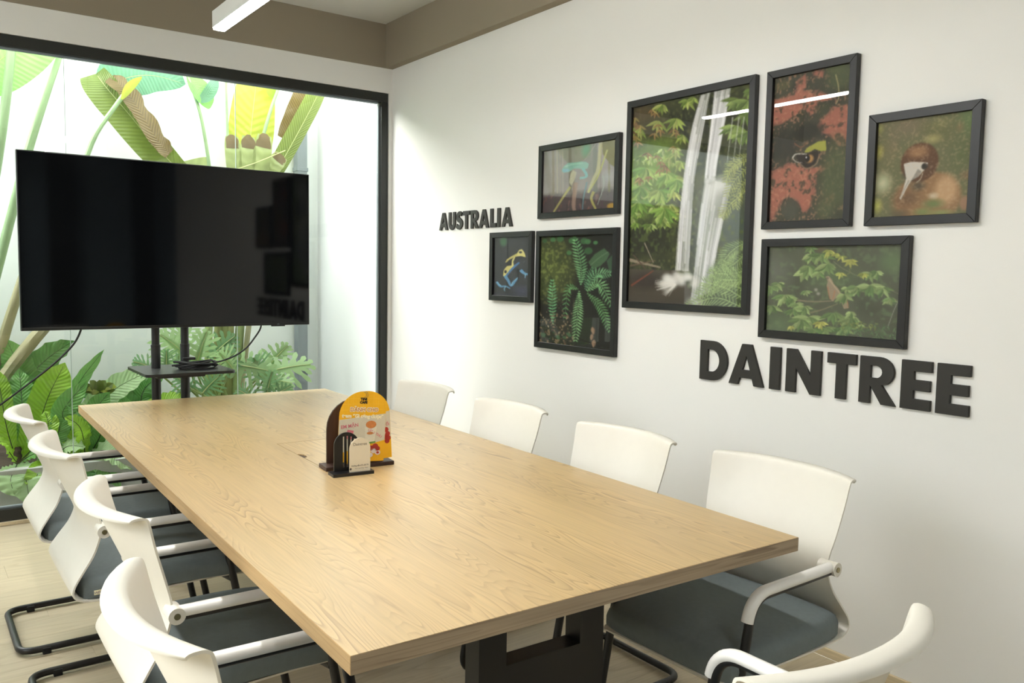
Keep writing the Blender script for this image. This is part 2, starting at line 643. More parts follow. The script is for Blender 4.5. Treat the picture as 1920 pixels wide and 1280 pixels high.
MB().box(-0.042, 0.042, -0.04, 0.04, 0, 3.4, bev=0.006).build('pipe_shaft', 'pipe_grey', pipe)
for z in (0.6, 2.2):
    MB().box(-0.048, 0.048, -0.046, 0.045, z, z + 0.03, bev=0.004).build('pipe_clamp', 'pipe_grey', pipe)


# ------------------------------------------------------------------ lamps
def linear_lamp(x, y0, y1, z, label):
    t = thing('linear_pendant_lamp', label, 'lamp', (x, (y0 + y1) / 2, z))
    L = (y1 - y0) / 2
    h = MB()
    h.box(-0.027, -0.0245, -L, L, 0.001, 0.072)
    h.box(0.0245, 0.027, -L, L, 0.001, 0.072)
    h.box(-0.0245, 0.0245, -L, L, 0.068, 0.072)
    h.box(-0.0245, 0.0245, -L, -L + 0.003, 0.001, 0.068)
    h.box(-0.0245, 0.0245, L - 0.003, L, 0.001, 0.068)
    h.build('housing', 'lamp_housing', t)
    MB().box(-0.0243, 0.0243, -L + 0.004, L - 0.004, -0.008, 0.006, bev=0.003).build('diffuser', 'lamp_diffuser', t)
    for s in (-1, 1):
        MB().tube([(0, s * (L - 0.2), 0.072), (0, s * (L - 0.2), ZC - z)], 0.0018, 6).build('suspension_wire', 'black_steel', t)
        MB().tube([(0, s * (L - 0.2), 0.072), (0, s * (L - 0.2), 0.1)], 0.006, 10).build('wire_grip', 'black_steel', t)
        MB().tube([(0, s * (L - 0.2), ZC - z - 0.02), (0, s * (L - 0.2), ZC - z)], 0.03, 16).build('ceiling_rose', 'lamp_housing', t)
    return t


linear_lamp(1.19, 1.35, 3.85, 2.476, 'long white linear pendant lamp glowing above the table')

linear_lamp(0.70, -1.45, -0.25, 2.476, 'unseen short linear pendant lamp added behind the photographer for fill light')  # out of view, added to brighten the near seat and wall


# ------------------------------------------------------------------ table
TAB = thing('conference_table', 'long light oak conference table on black steel trestles', 'table', (1.292, 2.89, 0), math.radians(-1.3))
TW, TL, TZ, TT = 1.262, 3.18, 0.75, 0.036
hx0, hx1, hy0, hy1 = -0.125, 0.125, -0.22, 0.235
# top boards around the cable hatch
tt = MB()
out = [(-TW / 2, -TL / 2), (TW / 2, -TL / 2), (TW / 2, TL / 2), (-TW / 2, TL / 2)]
tt.prism(out, TZ - 0.002, TZ, holes=[[(hx0, hy0), (hx1, hy0), (hx1, hy1), (hx0, hy1)]])
tt.build('tabletop', 'table_oak', TAB)
MB().box(-TW / 2 + .0005, TW / 2 - .0005, -TL / 2 + .0005, TL / 2 - .0005, TZ - TT + .001, TZ - 0.0045).build('tabletop_core', 'table_side_oak', TAB)
MB().box(-TW / 2, TW / 2, -TL / 2 - 0.001, -TL / 2 + 0.001, TZ - TT, TZ - 0.001).build('edge_band', 'table_edge_oak', TAB)
MB().box(-TW / 2, TW / 2, TL / 2 - 0.001, TL / 2 + 0.001, TZ - TT, TZ - 0.001).build('edge_band', 'table_edge_oak', TAB)
for s in (-1, 1):
    MB().box(s * TW / 2 - 0.001, s * TW / 2 + 0.001, -TL / 2, TL / 2, TZ - TT, TZ - 0.001).build('edge_band', 'table_side_oak', TAB)
g = 0.0024
lid = [(hx0 + g, hy0 + g), (hx1 - g, hy0 + g), (hx1 - g, hy1 - g), (hx0 + g, hy1 - g)]
notch = [(hx0 + g, -0.02 + 0.03 * k / 6) for k in range(0)]
arc = [(hx0 + g + 0.02 * math.sin(PI * k / 8), 0.0 + 0.035 * math.cos(PI * k / 8) - 0.015) for k in range(9)]
lid2 = [lid[0], lid[1], lid[2], lid[3]] + arc
MB().prism(lid2, TZ - 0.0038, TZ - 0.0002).build('cable_hatch', 'table_oak', TAB)
MB().box(hx0, hx1, hy0, hy1, TZ - 0.0043, TZ - 0.0040).build('hatch_recess', 'walnut', TAB)


def trestle(yc):
    t = MB()
    hw = 0.192
    d = 0.03
    prof_l = [(-hw, TZ - TT), (-hw + 0.078, TZ - TT), (-hw + 0.078, 0.49), (hw - 0.078, 0.49), (hw - 0.078, TZ - TT), (hw, TZ - TT), (hw, 0.35),
              (hw + 0.12, 0.0), (hw + 0.03, 0.0), (hw - 0.07, 0.335), (-hw + 0.07, 0.335), (-hw - 0.03, 0.0), (-hw - 0.12, 0.0), (-hw, 0.35)]
    t.prism(prof_l, yc - d, yc + d, frame=lambda a, b, c: (a, c, b))
    t.build('trestle', 'black_steel', TAB)


trestle(-1.30)
trestle(1.25)
for yy in (-1.30, 1.25):
    MB().box(-0.48, 0.48, yy - 0.03, yy + 0.03, TZ - TT - 0.008, TZ - TT).build('top_rail', 'black_steel', TAB)


# ------------------------------------------------------------------ chairs
def make_chair():
    c = thing('meeting_chair', 'chair', 'chair')
    # one-piece white shell: lip, back, waist, bulge, pan  (d, z, half width, forward curl of the edges)
    prof = [(-0.164, 0.850, .231, .066), (-0.162, 0.856, .237, .066), (-0.152, 0.859, .240, .066), (-0.138, 0.858, .241, .066),
            (-0.130, 0.847, .241, .066), (-0.106, 0.785, .236, .056), (-0.072, 0.705, .228, .044), (-0.047, 0.645, .219, .034),
            (-0.042, 0.605, .217, .028), (-0.056, 0.550, .223, .022), (-0.082, 0.500, .233, .014), (-0.099, 0.462, .240, .007),
            (-0.096, 0.434, .242, .002), (-0.070, 0.415, .242, 0), (-0.020, 0.409, .242, 0), (0.10, 0.408, .241, 0), (0.28, 0.410, .237, 0), (0.40, 0.404, .228, 0), (0.432, 0.396, .217, 0)]
    N = 64
    P = catmull(prof, N)
    nu = 17
    th = 0.008
    front, back = [], []
    for i in range(N):
        d, z, w, cu = P[i]
        a, b = P[max(i - 1, 0)], P[min(i + 1, N - 1)]
        t = np.array([b[0] - a[0], b[1] - a[1]])
        t /= np.linalg.norm(t)
        nd, nz = -t[1], t[0]          # towards the sitter
        fr, bk = [], []
        for j in range(nu):
            u = -1 + 2 * j / (nu - 1)
            yy = d + cu * abs(u) ** 2.2
            e = th * (1 - 0.35 * abs(u) ** 6)
            fr.append((u * w, yy + nd * e, z + nz * e))
            bk.append((u * w * 1.0, yy, z))
        front.append(fr)
        back.append(bk)
    rows = []
    for i in range(N):
        rows.append(front[i] + back[i][::-1])
    sh = MB()
    sh.grid(rows, closed=True)
    n = 2 * nu
    for i in (0, N - 1):
        for j in range(nu - 1):
            a, b = i * n + j, i * n + j + 1
            c2, d2 = i * n + (n - 1 - j - 1), i * n + (n - 1 - j)
            sh.f.append((a, b, c2, d2))
    sh.build('shell', 'white_plastic', c, smooth=True, angle=55)
    # cushion with a falling front edge
    cu = MB()
    G = 22
    hx, y0, y1 = 0.2415, -0.080, 0.432
    top, bot = [], []
    for i in range(G + 1):
        rt, rb = [], []
        for j in range(G + 1):
            u, v = -1 + 2 * j / G, -1 + 2 * i / G
            us = math.sin(u * PI / 2)
            vs = math.sin(v * PI / 2)
            x = hx * us * math.sqrt(1 - 0.13 * vs ** 6)
            yy = (y0 + y1) / 2 + (y1 - y0) / 2 * vs * math.sqrt(1 - 0.13 * us ** 6)
            edge = max(abs(us), abs(vs))
            h = 0.060 * (1 - max(0, (edge - 0.90) / 0.10) ** 2.5 * 0.48) + 0.004 * (1 - us * us)
            s = max(0, (yy - 0.2) / (y1 - 0.2))
            dz = -0.022 * s * s
            rt.append((x, yy, 0.4195 + h + dz))
            rb.append((x, yy, 0.4185 + dz * 0.55))
        top.append(rt)
        bot.append(rb)
    cu.grid(top)
    cu.grid(bot)
    n = G + 1
    m = n * n
    ring = [j for j in range(n)] + [i * n + G for i in range(1, n)] + [G * n + j for j in range(G - 1, -1, -1)] + [i * n for i in range(G - 1, 0, -1)]
    for k in range(len(ring)):
        a, b = ring[k], ring[(k + 1) % len(ring)]
        cu.f.append((a, b, b + m, a + m))
    cu.build('seat_cushion', 'seat_fabric', c, smooth=True, angle=60)
    # black cantilever tube, arms to floor loop
    r = 0.0125
    xs = 0.230
    za = 0.617
    side = lambda s: [(s * xs, 0.0, za), (s * xs, 0.345, za - 0.002), (s * xs, 0.462, r + 0.006), (s * xs, -0.165, r + 0.006)]
    pl = side(-1) + side(1)[::-1]
    path = fillet(pl, [0, 0.075, 0.06, 0.06, 0.06, 0.06, 0.075, 0], 8)
    MB().tube(path, r, 12).build('frame_tube', 'black_steel', c, smooth=True)
    for s in (-1, 1):
        p2 = fillet([(s * xs, -0.006, za), (s * xs, 0.345, za - 0.002), (s * xs, 0.395, 0.36)], [0, 0.075, 0], 10)
        p2 = [p for p in p2 if p.z > 0.50]
        off = []
        for i, p in enumerate(p2):
            t = (p2[min(i + 1, len(p2) - 1)] - p2[max(i - 1, 0)]).normalized()
            nr = Vector((0, -t.z, t.y))
            off.append(p + nr * 0.0095)
        MB().tube(off, 0.0155, 14, up=(0, 0, 1), sx=1.08, sy=0.92).build('arm_cover', 'white_arm', c, smooth=True)
        k = MB()
        k.tube([(s * 0.196, -0.006, za + 0.006), (s * 0.250, -0.006, za + 0.006)], 0.0195, 20)
        kb = k.build('arm_pivot', 'white_plastic', c, smooth=True)
        MB().tube([(s * 0.2495, -0.006, za + 0.006), (s * 0.2525, -0.006, za + 0.006)], 0.0075, 14).build('screw', 'steel_screw', kb)
        for yy in (0.38, -0.08):
            MB().box(s * xs - 0.016, s * xs + 0.016, yy - 0.014, yy + 0.014, 0.0, 0.024, bev=0.003).build('floor_glide', 'black_rubber', c)
        MB().tube([(s * xs, 0.383, 0.392), (s * 0.16, 0.36, 0.396), (s * 0.16, 0.05, 0.398)], 0.009, 8).build('seat_bracket', 'black_steel', c, smooth=True)
    return c


chair0 = make_chair()
first = True


def chair(x, y, rz, label, group=None):
    global first
    o = chair0 if first else copy_tree(chair0)
    first = False
    o.location = (x, y, 0)
    o.rotation_euler = (0, 0, rz)
    tag(o, label, 'chair', group)
    return o


GL, GR = 'white meeting chairs with their backs to the left', 'white meeting chairs along the picture wall'
R90 = PI / 2
L1 = chair(0.485, 3.65, -R90 + 0.00, 'white shell chair farthest from the camera on the left, by the planted window', GL)
L2 = chair(0.492, 2.98, -R90 + 0.00, 'white shell chair with a small brand tag on its seat side, left of the table', GL)
L3 = chair(0.505, 2.215, -R90 + 0.00, 'white shell chair third from the window on the left side of the table', GL)
L4 = chair(0.430, 1.47, -R90 - 0.02, 'white shell chair nearest the camera on the left side of the table', GL)
chair(2.025, 3.585, R90, 'white shell chair in the wall row, nearest the window', GR)
chair(2.025, 2.872, R90, 'white shell chair below the lettering, second from the window in the wall row', GR)
chair(2.025, 2.172, R90, 'white shell chair under the waterfall picture, third from the window in the wall row', GR)
chair(2.068, 1.537, R90 + 0.02, 'white shell chair with grey seat in full view under the big lettering', GR)
chair(1.185, 0.80, 0.0, 'white shell chair at the near head of the table, cut off by the frame', None)
p = Vector((0.472, 0, 0))
tagp = MB().box(0.2385, 0.2422, p.x - 0.492 - 0.017, p.x - 0.492 + 0.017, 0.4305, 0.4435).build('brand_tag', 'ink_white', L2)
tag(tagp, 'small white woven brand tag')


def text(body, size, frame, m, parent, name='lettering', depth=0.0004, bold=0.0, xscale=1.0, align='CENTER', rot=0.0):
    """flat lettering: Blender text turned into a mesh; frame(a, b, t) -> local point"""
    cu = bpy.data.curves.new('txt', 'FONT')
    cu.body = body
    cu.size = size
    cu.align_x = align
    cu.offset = bold
    cu.resolution_u = 3
    ob = bpy.data.objects.new('txt', cu)
    COL.objects.link(ob)
    dg = bpy.context.evaluated_depsgraph_get()
    dg.update()
    me = bpy.data.meshes.new_from_object(ob.evaluated_get(dg))
    bpy.data.objects.remove(ob)
    c, s = math.cos(rot), math.sin(rot)
    for v in me.vertices:
        a, b = v.co.x * xscale, v.co.y
        v.co = Vector(frame(a * c - b * s, a * s + b * c, depth))
    me.name = name
    o = bpy.data.objects.new(name, me)
    COL.objects.link(o)
    me.materials.clear()
    me.materials.append(MATS[m])
    o.parent = parent
    return o


text('GOVI', 0.0105, lambda a, b, t: (0.2423 + t, p.x - 0.492 - a - 0.004, 0.4412 - b), 'ink_blue', tagp)

# ------------------------------------------------------------------ television on its stand
TVY = 4.61
tv = thing('television', 'large flat black television on a floor stand before the window', 'television', (1.203, TVY + 0.03, 1.108))
tw, th_ = 1.452, 0.858
MB().box(-tw / 2, tw / 2, -0.026, 0.004, 0, th_, bev=0.003).build('casing', 'bezel_black', tv)
MB().box(-tw / 2 + 0.006, tw / 2 - 0.006, -0.0285, -0.0262, 0.016, th_ - 0.006).build('screen', 'screen_black', tv)
MB().box(-tw / 2 + 0.002, tw / 2 - 0.002, -0.0290, -0.0262, 0.001, 0.0145, bev=0.001).build('chin_strip', 'bezel_black', tv)
MB().box(-0.5, 0.5, 0.004, 0.035, 0.08, 0.6, bev=0.012).build('rear_housing', 'bezel_black', tv)
MB().box(0.50, 0.58, -0.0285, -0.02, -0.006, 0.001, bev=0.002).build('sensor', 'bezel_black', tv)
text('LED', 0.008, lambda a, b, t: (0.54 + a, -0.0291 - t, 0.004 + b), 'pipe_grey', tv)

st = thing('television_stand', 'black two-pole television floor stand with a small shelf', 'stand', (1.184, 4.72, 0))
for s in (-1, 1):
    lo = MB().tube([(s * 0.075, 0, 0.07), (s * 0.075, 0, 1.005)], 0.0235, 20).build('pole', 'black_steel', st, smooth=True)
    MB().tube([(s * 0.075, 0, 1.0), (s * 0.075, 0, 1.62)], 0.0205, 20).build('upper_pole', 'black_steel', st, smooth=True)
    MB().tube([(s * 0.075, 0, 0.998), (s * 0.075, 0, 1.012)], 0.0245, 20).build('collar', 'bezel_black', st, smooth=True)
    MB().box(s * 0.30 - 0.03, s * 0.30 + 0.03, -0.22, 0.30, 0.06, 0.10, bev=0.006).build('foot', 'black_steel', st)
    for yy in (-0.18, 0.26):
        MB().tube([(s * 0.30 - 0.012, yy, 0.03), (s * 0.30 + 0.012, yy, 0.03)], 0.03, 18).build('caster', 'black_rubber', st, smooth=True)
MB().box(-0.33, 0.33, -0.03, 0.03, 0.06, 0.10, bev=0.005).build('base_bar', 'black_steel', st)
MB().box(-0.25, 0.25, -0.0445, -0.0215, 1.40, 1.46, bev=0.003).build('mount_rail', 'black_steel', st)
for s in (-1, 1):
    MB().box(s * 0.2 - 0.015, s * 0.2 + 0.015, -0.0445, -0.03, 1.25, 1.62, bev=0.003).build('mount_arm', 'black_steel', st)
sh = MB().prism(rounded(0.45, 0.44, 0.03, cx=0.034, cy=-0.075), 0.873, 0.887)
sh.build('shelf', 'black_steel', st)
MB().box(-0.12, 0.12, -0.22, -0.02, 0.855, 0.873, bev=0.004).build('shelf_bracket', 'black_steel', st)

# coiled cable on the shelf and the two leads
coil = []
for k in range(170):
    a = k * 2 * PI / 24
    rr = 0.085 + 0.014 * math.sin(k * 0.37) + 0.008 * math.sin(k * 1.3)
    coil.append((1.285 + 1.15 * rr * math.cos(a) + 0.006 * math.sin(k * .21), 4.60 + 0.6 * rr * math.sin(a), 0.8915 + 0.034 * k / 170 + 0.006 * math.sin(a * 2 + k * .05)))
lead = [tuple(at(px, py, yy)) for px, py, yy in ((404, 679, 4.62), (420, 675, 4.63), (440, 667, 4.65), (462, 652, 4.66), (478, 632, 4.655), (488, 616, 4.65), (491, 600, 4.65))]
pth = coil + [tuple(x) for x in catmull([coil[-1]] + lead, 24)][1:]
cab = thing('coiled_cable', 'black power cable coiled on the stand shelf, its lead rising to the television', 'cable', (1.29, 4.62, 0.889))
o = MB().tube([Vector(q) - cab.location for q in pth], 0.0046, 6).build('cable_coil', 'black_rubber', cab, smooth=True)
MB().box(-0.075, -0.01, -0.03, -0.012, 0.046, 0.06, bev=0.004).build('plug', 'black_rubber', cab)
lead2 = [at(px, py, yy) for px, py, yy in ((154, 600, 4.65), (151, 620, 4.65), (138, 645, 4.66), (112, 672, 4.68), (84, 696, 4.70), (50, 722, 4.74), (15, 748, 4.80), (-20, 772, 4.86), (-120, 830, 5.0), (-240, 860, 5.18))]
c2 = thing('loose_cable', 'thin black cable hanging from the television towards the left', 'cable', tuple(lead2[0]))
MB().tube([Vector(q) - lead2[0] for q in catmull([tuple(q) for q in lead2], 46)], 0.0050, 6).build('cable_run', 'black_rubber', c2, smooth=True)


# ------------------------------------------------------------------ wall letters
def arcpts(cx, cy, rx, ry, a0, a1, n=10):
    return [(cx + rx * math.cos(math.radians(a0 + (a1 - a0) * k / n)), cy + ry * math.sin(math.radians(a0 + (a1 - a0) * k / n))) for k in range(n + 1)]


def glyph(ch):
    """heavy geometric capitals, cap height 1: outline, holes, width"""
    if ch == 'D':
        return [(0, 0), (.38, 0)] + arcpts(.40, .5, .50, .5, -90, 90, 18) + [(0, 1)], [[(.26, .22), (.26, .78), (.36, .78)] + arcpts(.38, .5, .26, .28, 90, -90, 14) + [(.36, .22)]], .90
    if ch == 'A':
        return [(0, 0), (.28, 0), (.335, .17), (.685, .17), (.74, 0), (1.02, 0), (.65, 1), (.37, 1)], [[(.40, .37), (.51, .71), (.62, .37)]], 1.02
    if ch == 'I':
        return [(0, 0), (.27, 0), (.27, 1), (0, 1)], [], .27
    if ch == 'N':
        return [(0, 0), (.26, 0), (.26, .56), (.63, 0), (.89, 0), (.89, 1), (.63, 1), (.63, .44), (.26, 1), (0, 1)], [], .89
    if ch == 'T':
        return [(.235, 0), (.505, 0), (.505, .77), (.74, .77), (.74, 1), (0, 1), (0, .77), (.235, .77)], [], .74
    if ch == 'R':
        return [(0, 0), (.26, 0), (.26, .38), (.52, 0), (.84, 0), (.52, .41)] + arcpts(.44, .69, .35, .31, -55, 90, 14) + [(0, 1)], [[(.26, .55), (.26, .81), (.36, .81)] + arcpts(.38, .68, .14, .13, 90, -90, 8) + [(.36, .55)]], .84
    if ch == 'E':
        return [(0, 0), (.60, 0), (.60, .22), (.26, .22), (.26, .39), (.58, .39), (.58, .61), (.26, .61), (.26, .78), (.60, .78), (.60, 1), (0, 1)], [], .60
    if ch == 'L':
        return [(0, 0), (.58, 0), (.58, .23), (.27, .23), (.27, 1), (0, 1)], [], .58
    if ch == 'U':
        o = [(0, 1), (0, .40)] + arcpts(.40, .38, .40, .40, 180, 360, 16) + [(.80, 1), (.53, 1), (.53, .40)] + arcpts(.40, .36, .13, .13, 0, -180, 10) + [(.27, 1)]
        return o, [], .80
    if ch == 'S':
        top = [(.62, .93), (.55, .73), (.46, .77), (.38, .79), (.32, .76), (.31, .71), (.36, .65), (.46, .61), (.58, .54), (.66, .44), (.68, .30), (.63, .15), (.52, .04), (.36, -.02),
               (.20, 0), (.08, .05), (0, .12), (.11, .32), (.20, .25), (.29, .21), (.37, .22), (.41, .28), (.38, .34), (.29, .38), (.16, .44), (.07, .53), (.03, .66), (.06, .82), (.15, .94), (.30, 1.01), (.46, 1.01)]
        return top, [], .68


def word(s, spans, z0, h, xw, depth, word_label, group):
    """each letter is its own raised sign letter on the picture wall; spans run along -y"""
    seen = {}
    names = []
    for ch in s:
        seen[ch] = seen.get(ch, 0) + 1
    cnt = {}
    for ch, (ya, yb) in zip(s, spans):
        cnt[ch] = cnt.get(ch, 0) + 1
        o, holes, w = glyph(ch)
        sy = (ya - yb) / w
        fr = lambda a, b, t, ya=ya, sy=sy: (-t, -a * sy, b * h)
        bmw = MB().prism(o, 0.0, depth, frame=fr, holes=holes)
        lo = bmw.build('wall_letter', 'letter_black', None, loc=(xw - 0.0005, ya, z0))
        md = lo.modifiers.new('soft_edge', 'BEVEL')
        md.width = 0.0012
        md.segments = 1
        md.limit_method = 'ANGLE'
        ordw = ('first', 'second', 'third')[cnt[ch] - 1]
        lab = 'black raised wall letter %s%s in the word %s' % (ch, '' if seen[ch] == 1 else ', %s of its kind,' % ordw, s)
        tag(lo, lab, 'letter', group)


ds = [(2.426, 2.278), (2.268, 2.094), (2.067, 2.018), (1.991, 1.838), (1.813, 1.696), (1.681, 1.543), (1.526, 1.420), (1.403, 1.294)]
word('DAINTREE', ds, 0.986, 0.168, X1, 0.012, 'large', 'letters of the lower word')
as_ = [(4.600, 4.500), (4.490, 4.412), (4.404, 4.330), (4.326, 4.252), (4.240, 4.155), (4.152, 4.050), (4.036, 3.976), (3.966, 3.936), (3.922, 3.818)]
word('AUSTRALIA', as_, 1.686, 0.108, X1, 0.010, 'small', 'letters of the upper word')


# ------------------------------------------------------------------ printed pictures
def vnoise(h, w, fy, fx, seed, octaves=4, gain=0.55):
    r = np.random.RandomState(seed)
    out = np.zeros((h, w))
    amp, tot = 1.0, 0.0
    for o in range(octaves):
        ny, nx = int(fy * 2 ** o) + 2, int(fx * 2 ** o) + 2
        g_ = r.rand(ny + 1, nx + 1)
        yy = np.linspace(0, ny - 1.001, h)
        xx = np.linspace(0, nx - 1.001, w)
        iy, ix = yy.astype(int), xx.astype(int)
        ty, tx = (yy - iy)[:, None], (xx - ix)[None, :]
        ty, tx = ty * ty * (3 - 2 * ty), tx * tx * (3 - 2 * tx)
        a = g_[np.ix_(iy, ix)] * (1 - tx) + g_[np.ix_(iy, ix + 1)] * tx
        b = g_[np.ix_(iy + 1, ix)] * (1 - tx) + g_[np.ix_(iy + 1, ix + 1)] * tx
        out += amp * (a * (1 - ty) + b * ty)
        tot += amp
        amp *= gain
    return out / tot


class Canvas:
    """a small painter for the prints; coordinates are those of a study crop of each picture"""

    def __init__(self, w, h, quad, seed):
        self.w, self.h = w * 2, h * 2
        self.im = np.zeros((self.h, self.w, 3))
        self.r = np.random.RandomState(seed)
        self.seed = seed
        self.fade, self.lift = 0.2, 0.03  # greys each print and paints a faint haze into its ink
        src = quad
        dst = [(0, 0), (self.w, 0), (self.w, self.h), (0, self.h)]
        A, bb = [], []
        for (x, y), (u, v) in zip(src, dst):
            A.append([x, y, 1, 0, 0, 0, -u * x, -u * y]); bb.append(u)
            A.append([0, 0, 0, x, y, 1, -v * x, -v * y]); bb.append(v)
        self.H = np.append(np.linalg.solve(np.array(A, float), np.array(bb, float)), 1).reshape(3, 3)

    def m(self, pts):
        q = np.c_[np.array(pts, float), np.ones(len(pts))] @ self.H.T
        return q[:, :2] / q[:, 2:]

    def fill(self, rgb):
        self.im[:] = np.array(rgb, float)

    def noise(self, fy, fx, seed, oct=4):
        return vnoise(self.h, self.w, fy, fx, self.seed * 100 + seed, oct)

    def mix(self, mask, rgb):
        k = np.clip(mask, 0, 1)[..., None]
        self.im = self.im * (1 - k) + np.array(rgb, float) * k

    def poly(self, pts, rgb, a=1.0, mapped=False):
        q = np.array(pts) if mapped else self.m(pts)
        x0, y0 = np.floor(q.min(0)).astype(int)
        x1, y1 = np.ceil(q.max(0)).astype(int) + 1
        x0, y0, x1, y1 = max(x0, 0), max(y0, 0), min(x1, self.w), min(y1, self.h)
        if x1 <= x0 or y1 <= y0:
            return
        X, Y = np.meshgrid(np.arange(x0, x1) + .5, np.arange(y0, y1) + .5)
        ins = np.zeros(X.shape, bool)
        n = len(q)
        j = n - 1
        for i in range(n):
            xi, yi, xj, yj = q[i][0], q[i][1], q[j][0], q[j][1]
            if yi != yj:
                ins ^= ((yi > Y) != (yj > Y)) & (X < (xj - xi) * (Y - yi) / (yj - yi) + xi)
            j = i
        sub = self.im[y0:y1, x0:x1]
        sub[ins] = sub[ins] * (1 - a) + np.array(rgb, float) * a

    def blob(self, x, y, rx, ry, rgb, a=1.0, soft=0.5):
        c = self.m([(x, y), (x + rx, y), (x, y + ry)])
        ax, ay = abs(c[1][0] - c[0][0]) + 1e-6, abs(c[2][1] - c[0][1]) + 1e-6
        Y, X = np.mgrid[0:self.h, 0:self.w]
        d = np.sqrt(((X - c[0][0]) / ax) ** 2 + ((Y - c[0][1]) / ay) ** 2)
        self.mix(np.clip((1 - d) / max(soft, 1e-3), 0, 1) * a, rgb)

    def stroke(self, pts, w, rgb, a=1.0, w2=None):
        pts = [np.array(p_) for p_ in catmull(pts, max(6, len(pts) * 5))] if len(pts) > 2 else [np.array(q, float) for q in pts]
        n = len(pts)
        L, R_ = [], []
        for i in range(n):
            t = pts[min(i + 1, n - 1)] - pts[max(i - 1, 0)]
            t = t / (np.linalg.norm(t) + 1e-9)
            ww = (w + ((w2 if w2 is not None else w) - w) * i / (n - 1)) / 2
            nn = np.array([-t[1], t[0]]) * ww
            L.append(pts[i] + nn)
            R_.append(pts[i] - nn)
        self.poly(L + R_[::-1], rgb, a)

    def leaf(self, x, y, ang, ln, wd, rgb, rib=None, a=1.0, curl=0.0):
        c, s = math.cos(math.radians(ang)), math.sin(math.radians(ang))
        up, lo = [], []
        for k in range(9):
            t = k / 8
            h = wd / 2 * math.sin(PI * min(1, t ** .8)) * (1 if t < 1 else 0)
            bend = curl * t * t * ln
            up.append((x + c * t * ln - s * (h + bend), y + s * t * ln + c * (h + bend)))
            lo.append((x + c * t * ln - s * (-h + bend), y + s * t * ln + c * (-h + bend)))
        self.poly(up + lo[::-1], rgb, a)
        half = [((u_[0] + l_[0]) / 2, (u_[1] + l_[1]) / 2) for u_, l_ in zip(up, lo)]
        self.poly(half + lo[::-1], [v * .82 for v in rgb], a * .6)
        if rib is not None:
            self.stroke([half[0], half[4], half[8]], max(1.2, wd * .07), rib, .7 * a)

    def cluster(self, x, y, n, ln, wd, cols, a0=20, a1=160, jit=8):
        for k in range(n):
            ang = a0 + (a1 - a0) * (k + .5) / n + self.r.uniform(-jit, jit)
            c = np.array(cols[self.r.randint(len(cols))]) * self.r.uniform(.82, 1.12)
            self.leaf(x, y, ang, ln * self.r.uniform(.75, 1.15), wd, c, rib=np.minimum(255, c * 1.2), curl=self.r.uniform(-.1, .1))

    def frond(self, pts, ln, n, rgb, wd=None, dark=None, ang=62):
        path = catmull(pts, n)
        for i in range(n):
            t = i / (n - 1)
            d = path[min(i + 1, n - 1)] - path[max(i - 1, 0)]
            th = math.degrees(math.atan2(d[1], d[0]))
            l_ = ln * (math.sin(PI * min(1, .18 + .82 * (1 - t) ** .9)) * .9 + .1) * (1 - t * .35)
            w_ = wd or max(2, ln * .16)
            for s in (-1, 1):
                c = np.array(rgb) * self.r.uniform(.85, 1.15)
                if s > 0 and dark is not None:
                    c = c * .85 + np.array(dark) * .15
                self.leaf(path[i][0], path[i][1], th + s * (ang - 20 * t), l_, w_, c)
        self.stroke([tuple(q) for q in path[::max(1, n // 5)]], max(1.5, ln * .05), np.minimum(255, np.array(rgb) * 1.15), .8)

    def result(self):
        h, w = self.h // 2, self.w // 2
        im = np.clip(self.im, 0, 255).reshape(h, 2, w, 2, 3).mean((1, 3)) / 255
        im = im * (1 - self.fade) + im.mean(2, keepdims=True) * self.fade
        im = self.lift + im * (1 - self.lift)
        return np.where(im <= .04045, im / 12.92, ((im + .055) / 1.055) ** 2.4)


def crop_quad(pts, x0, y0, s):
    return [((a - x0) * s, (b - y0) * s) for a, b in pts]


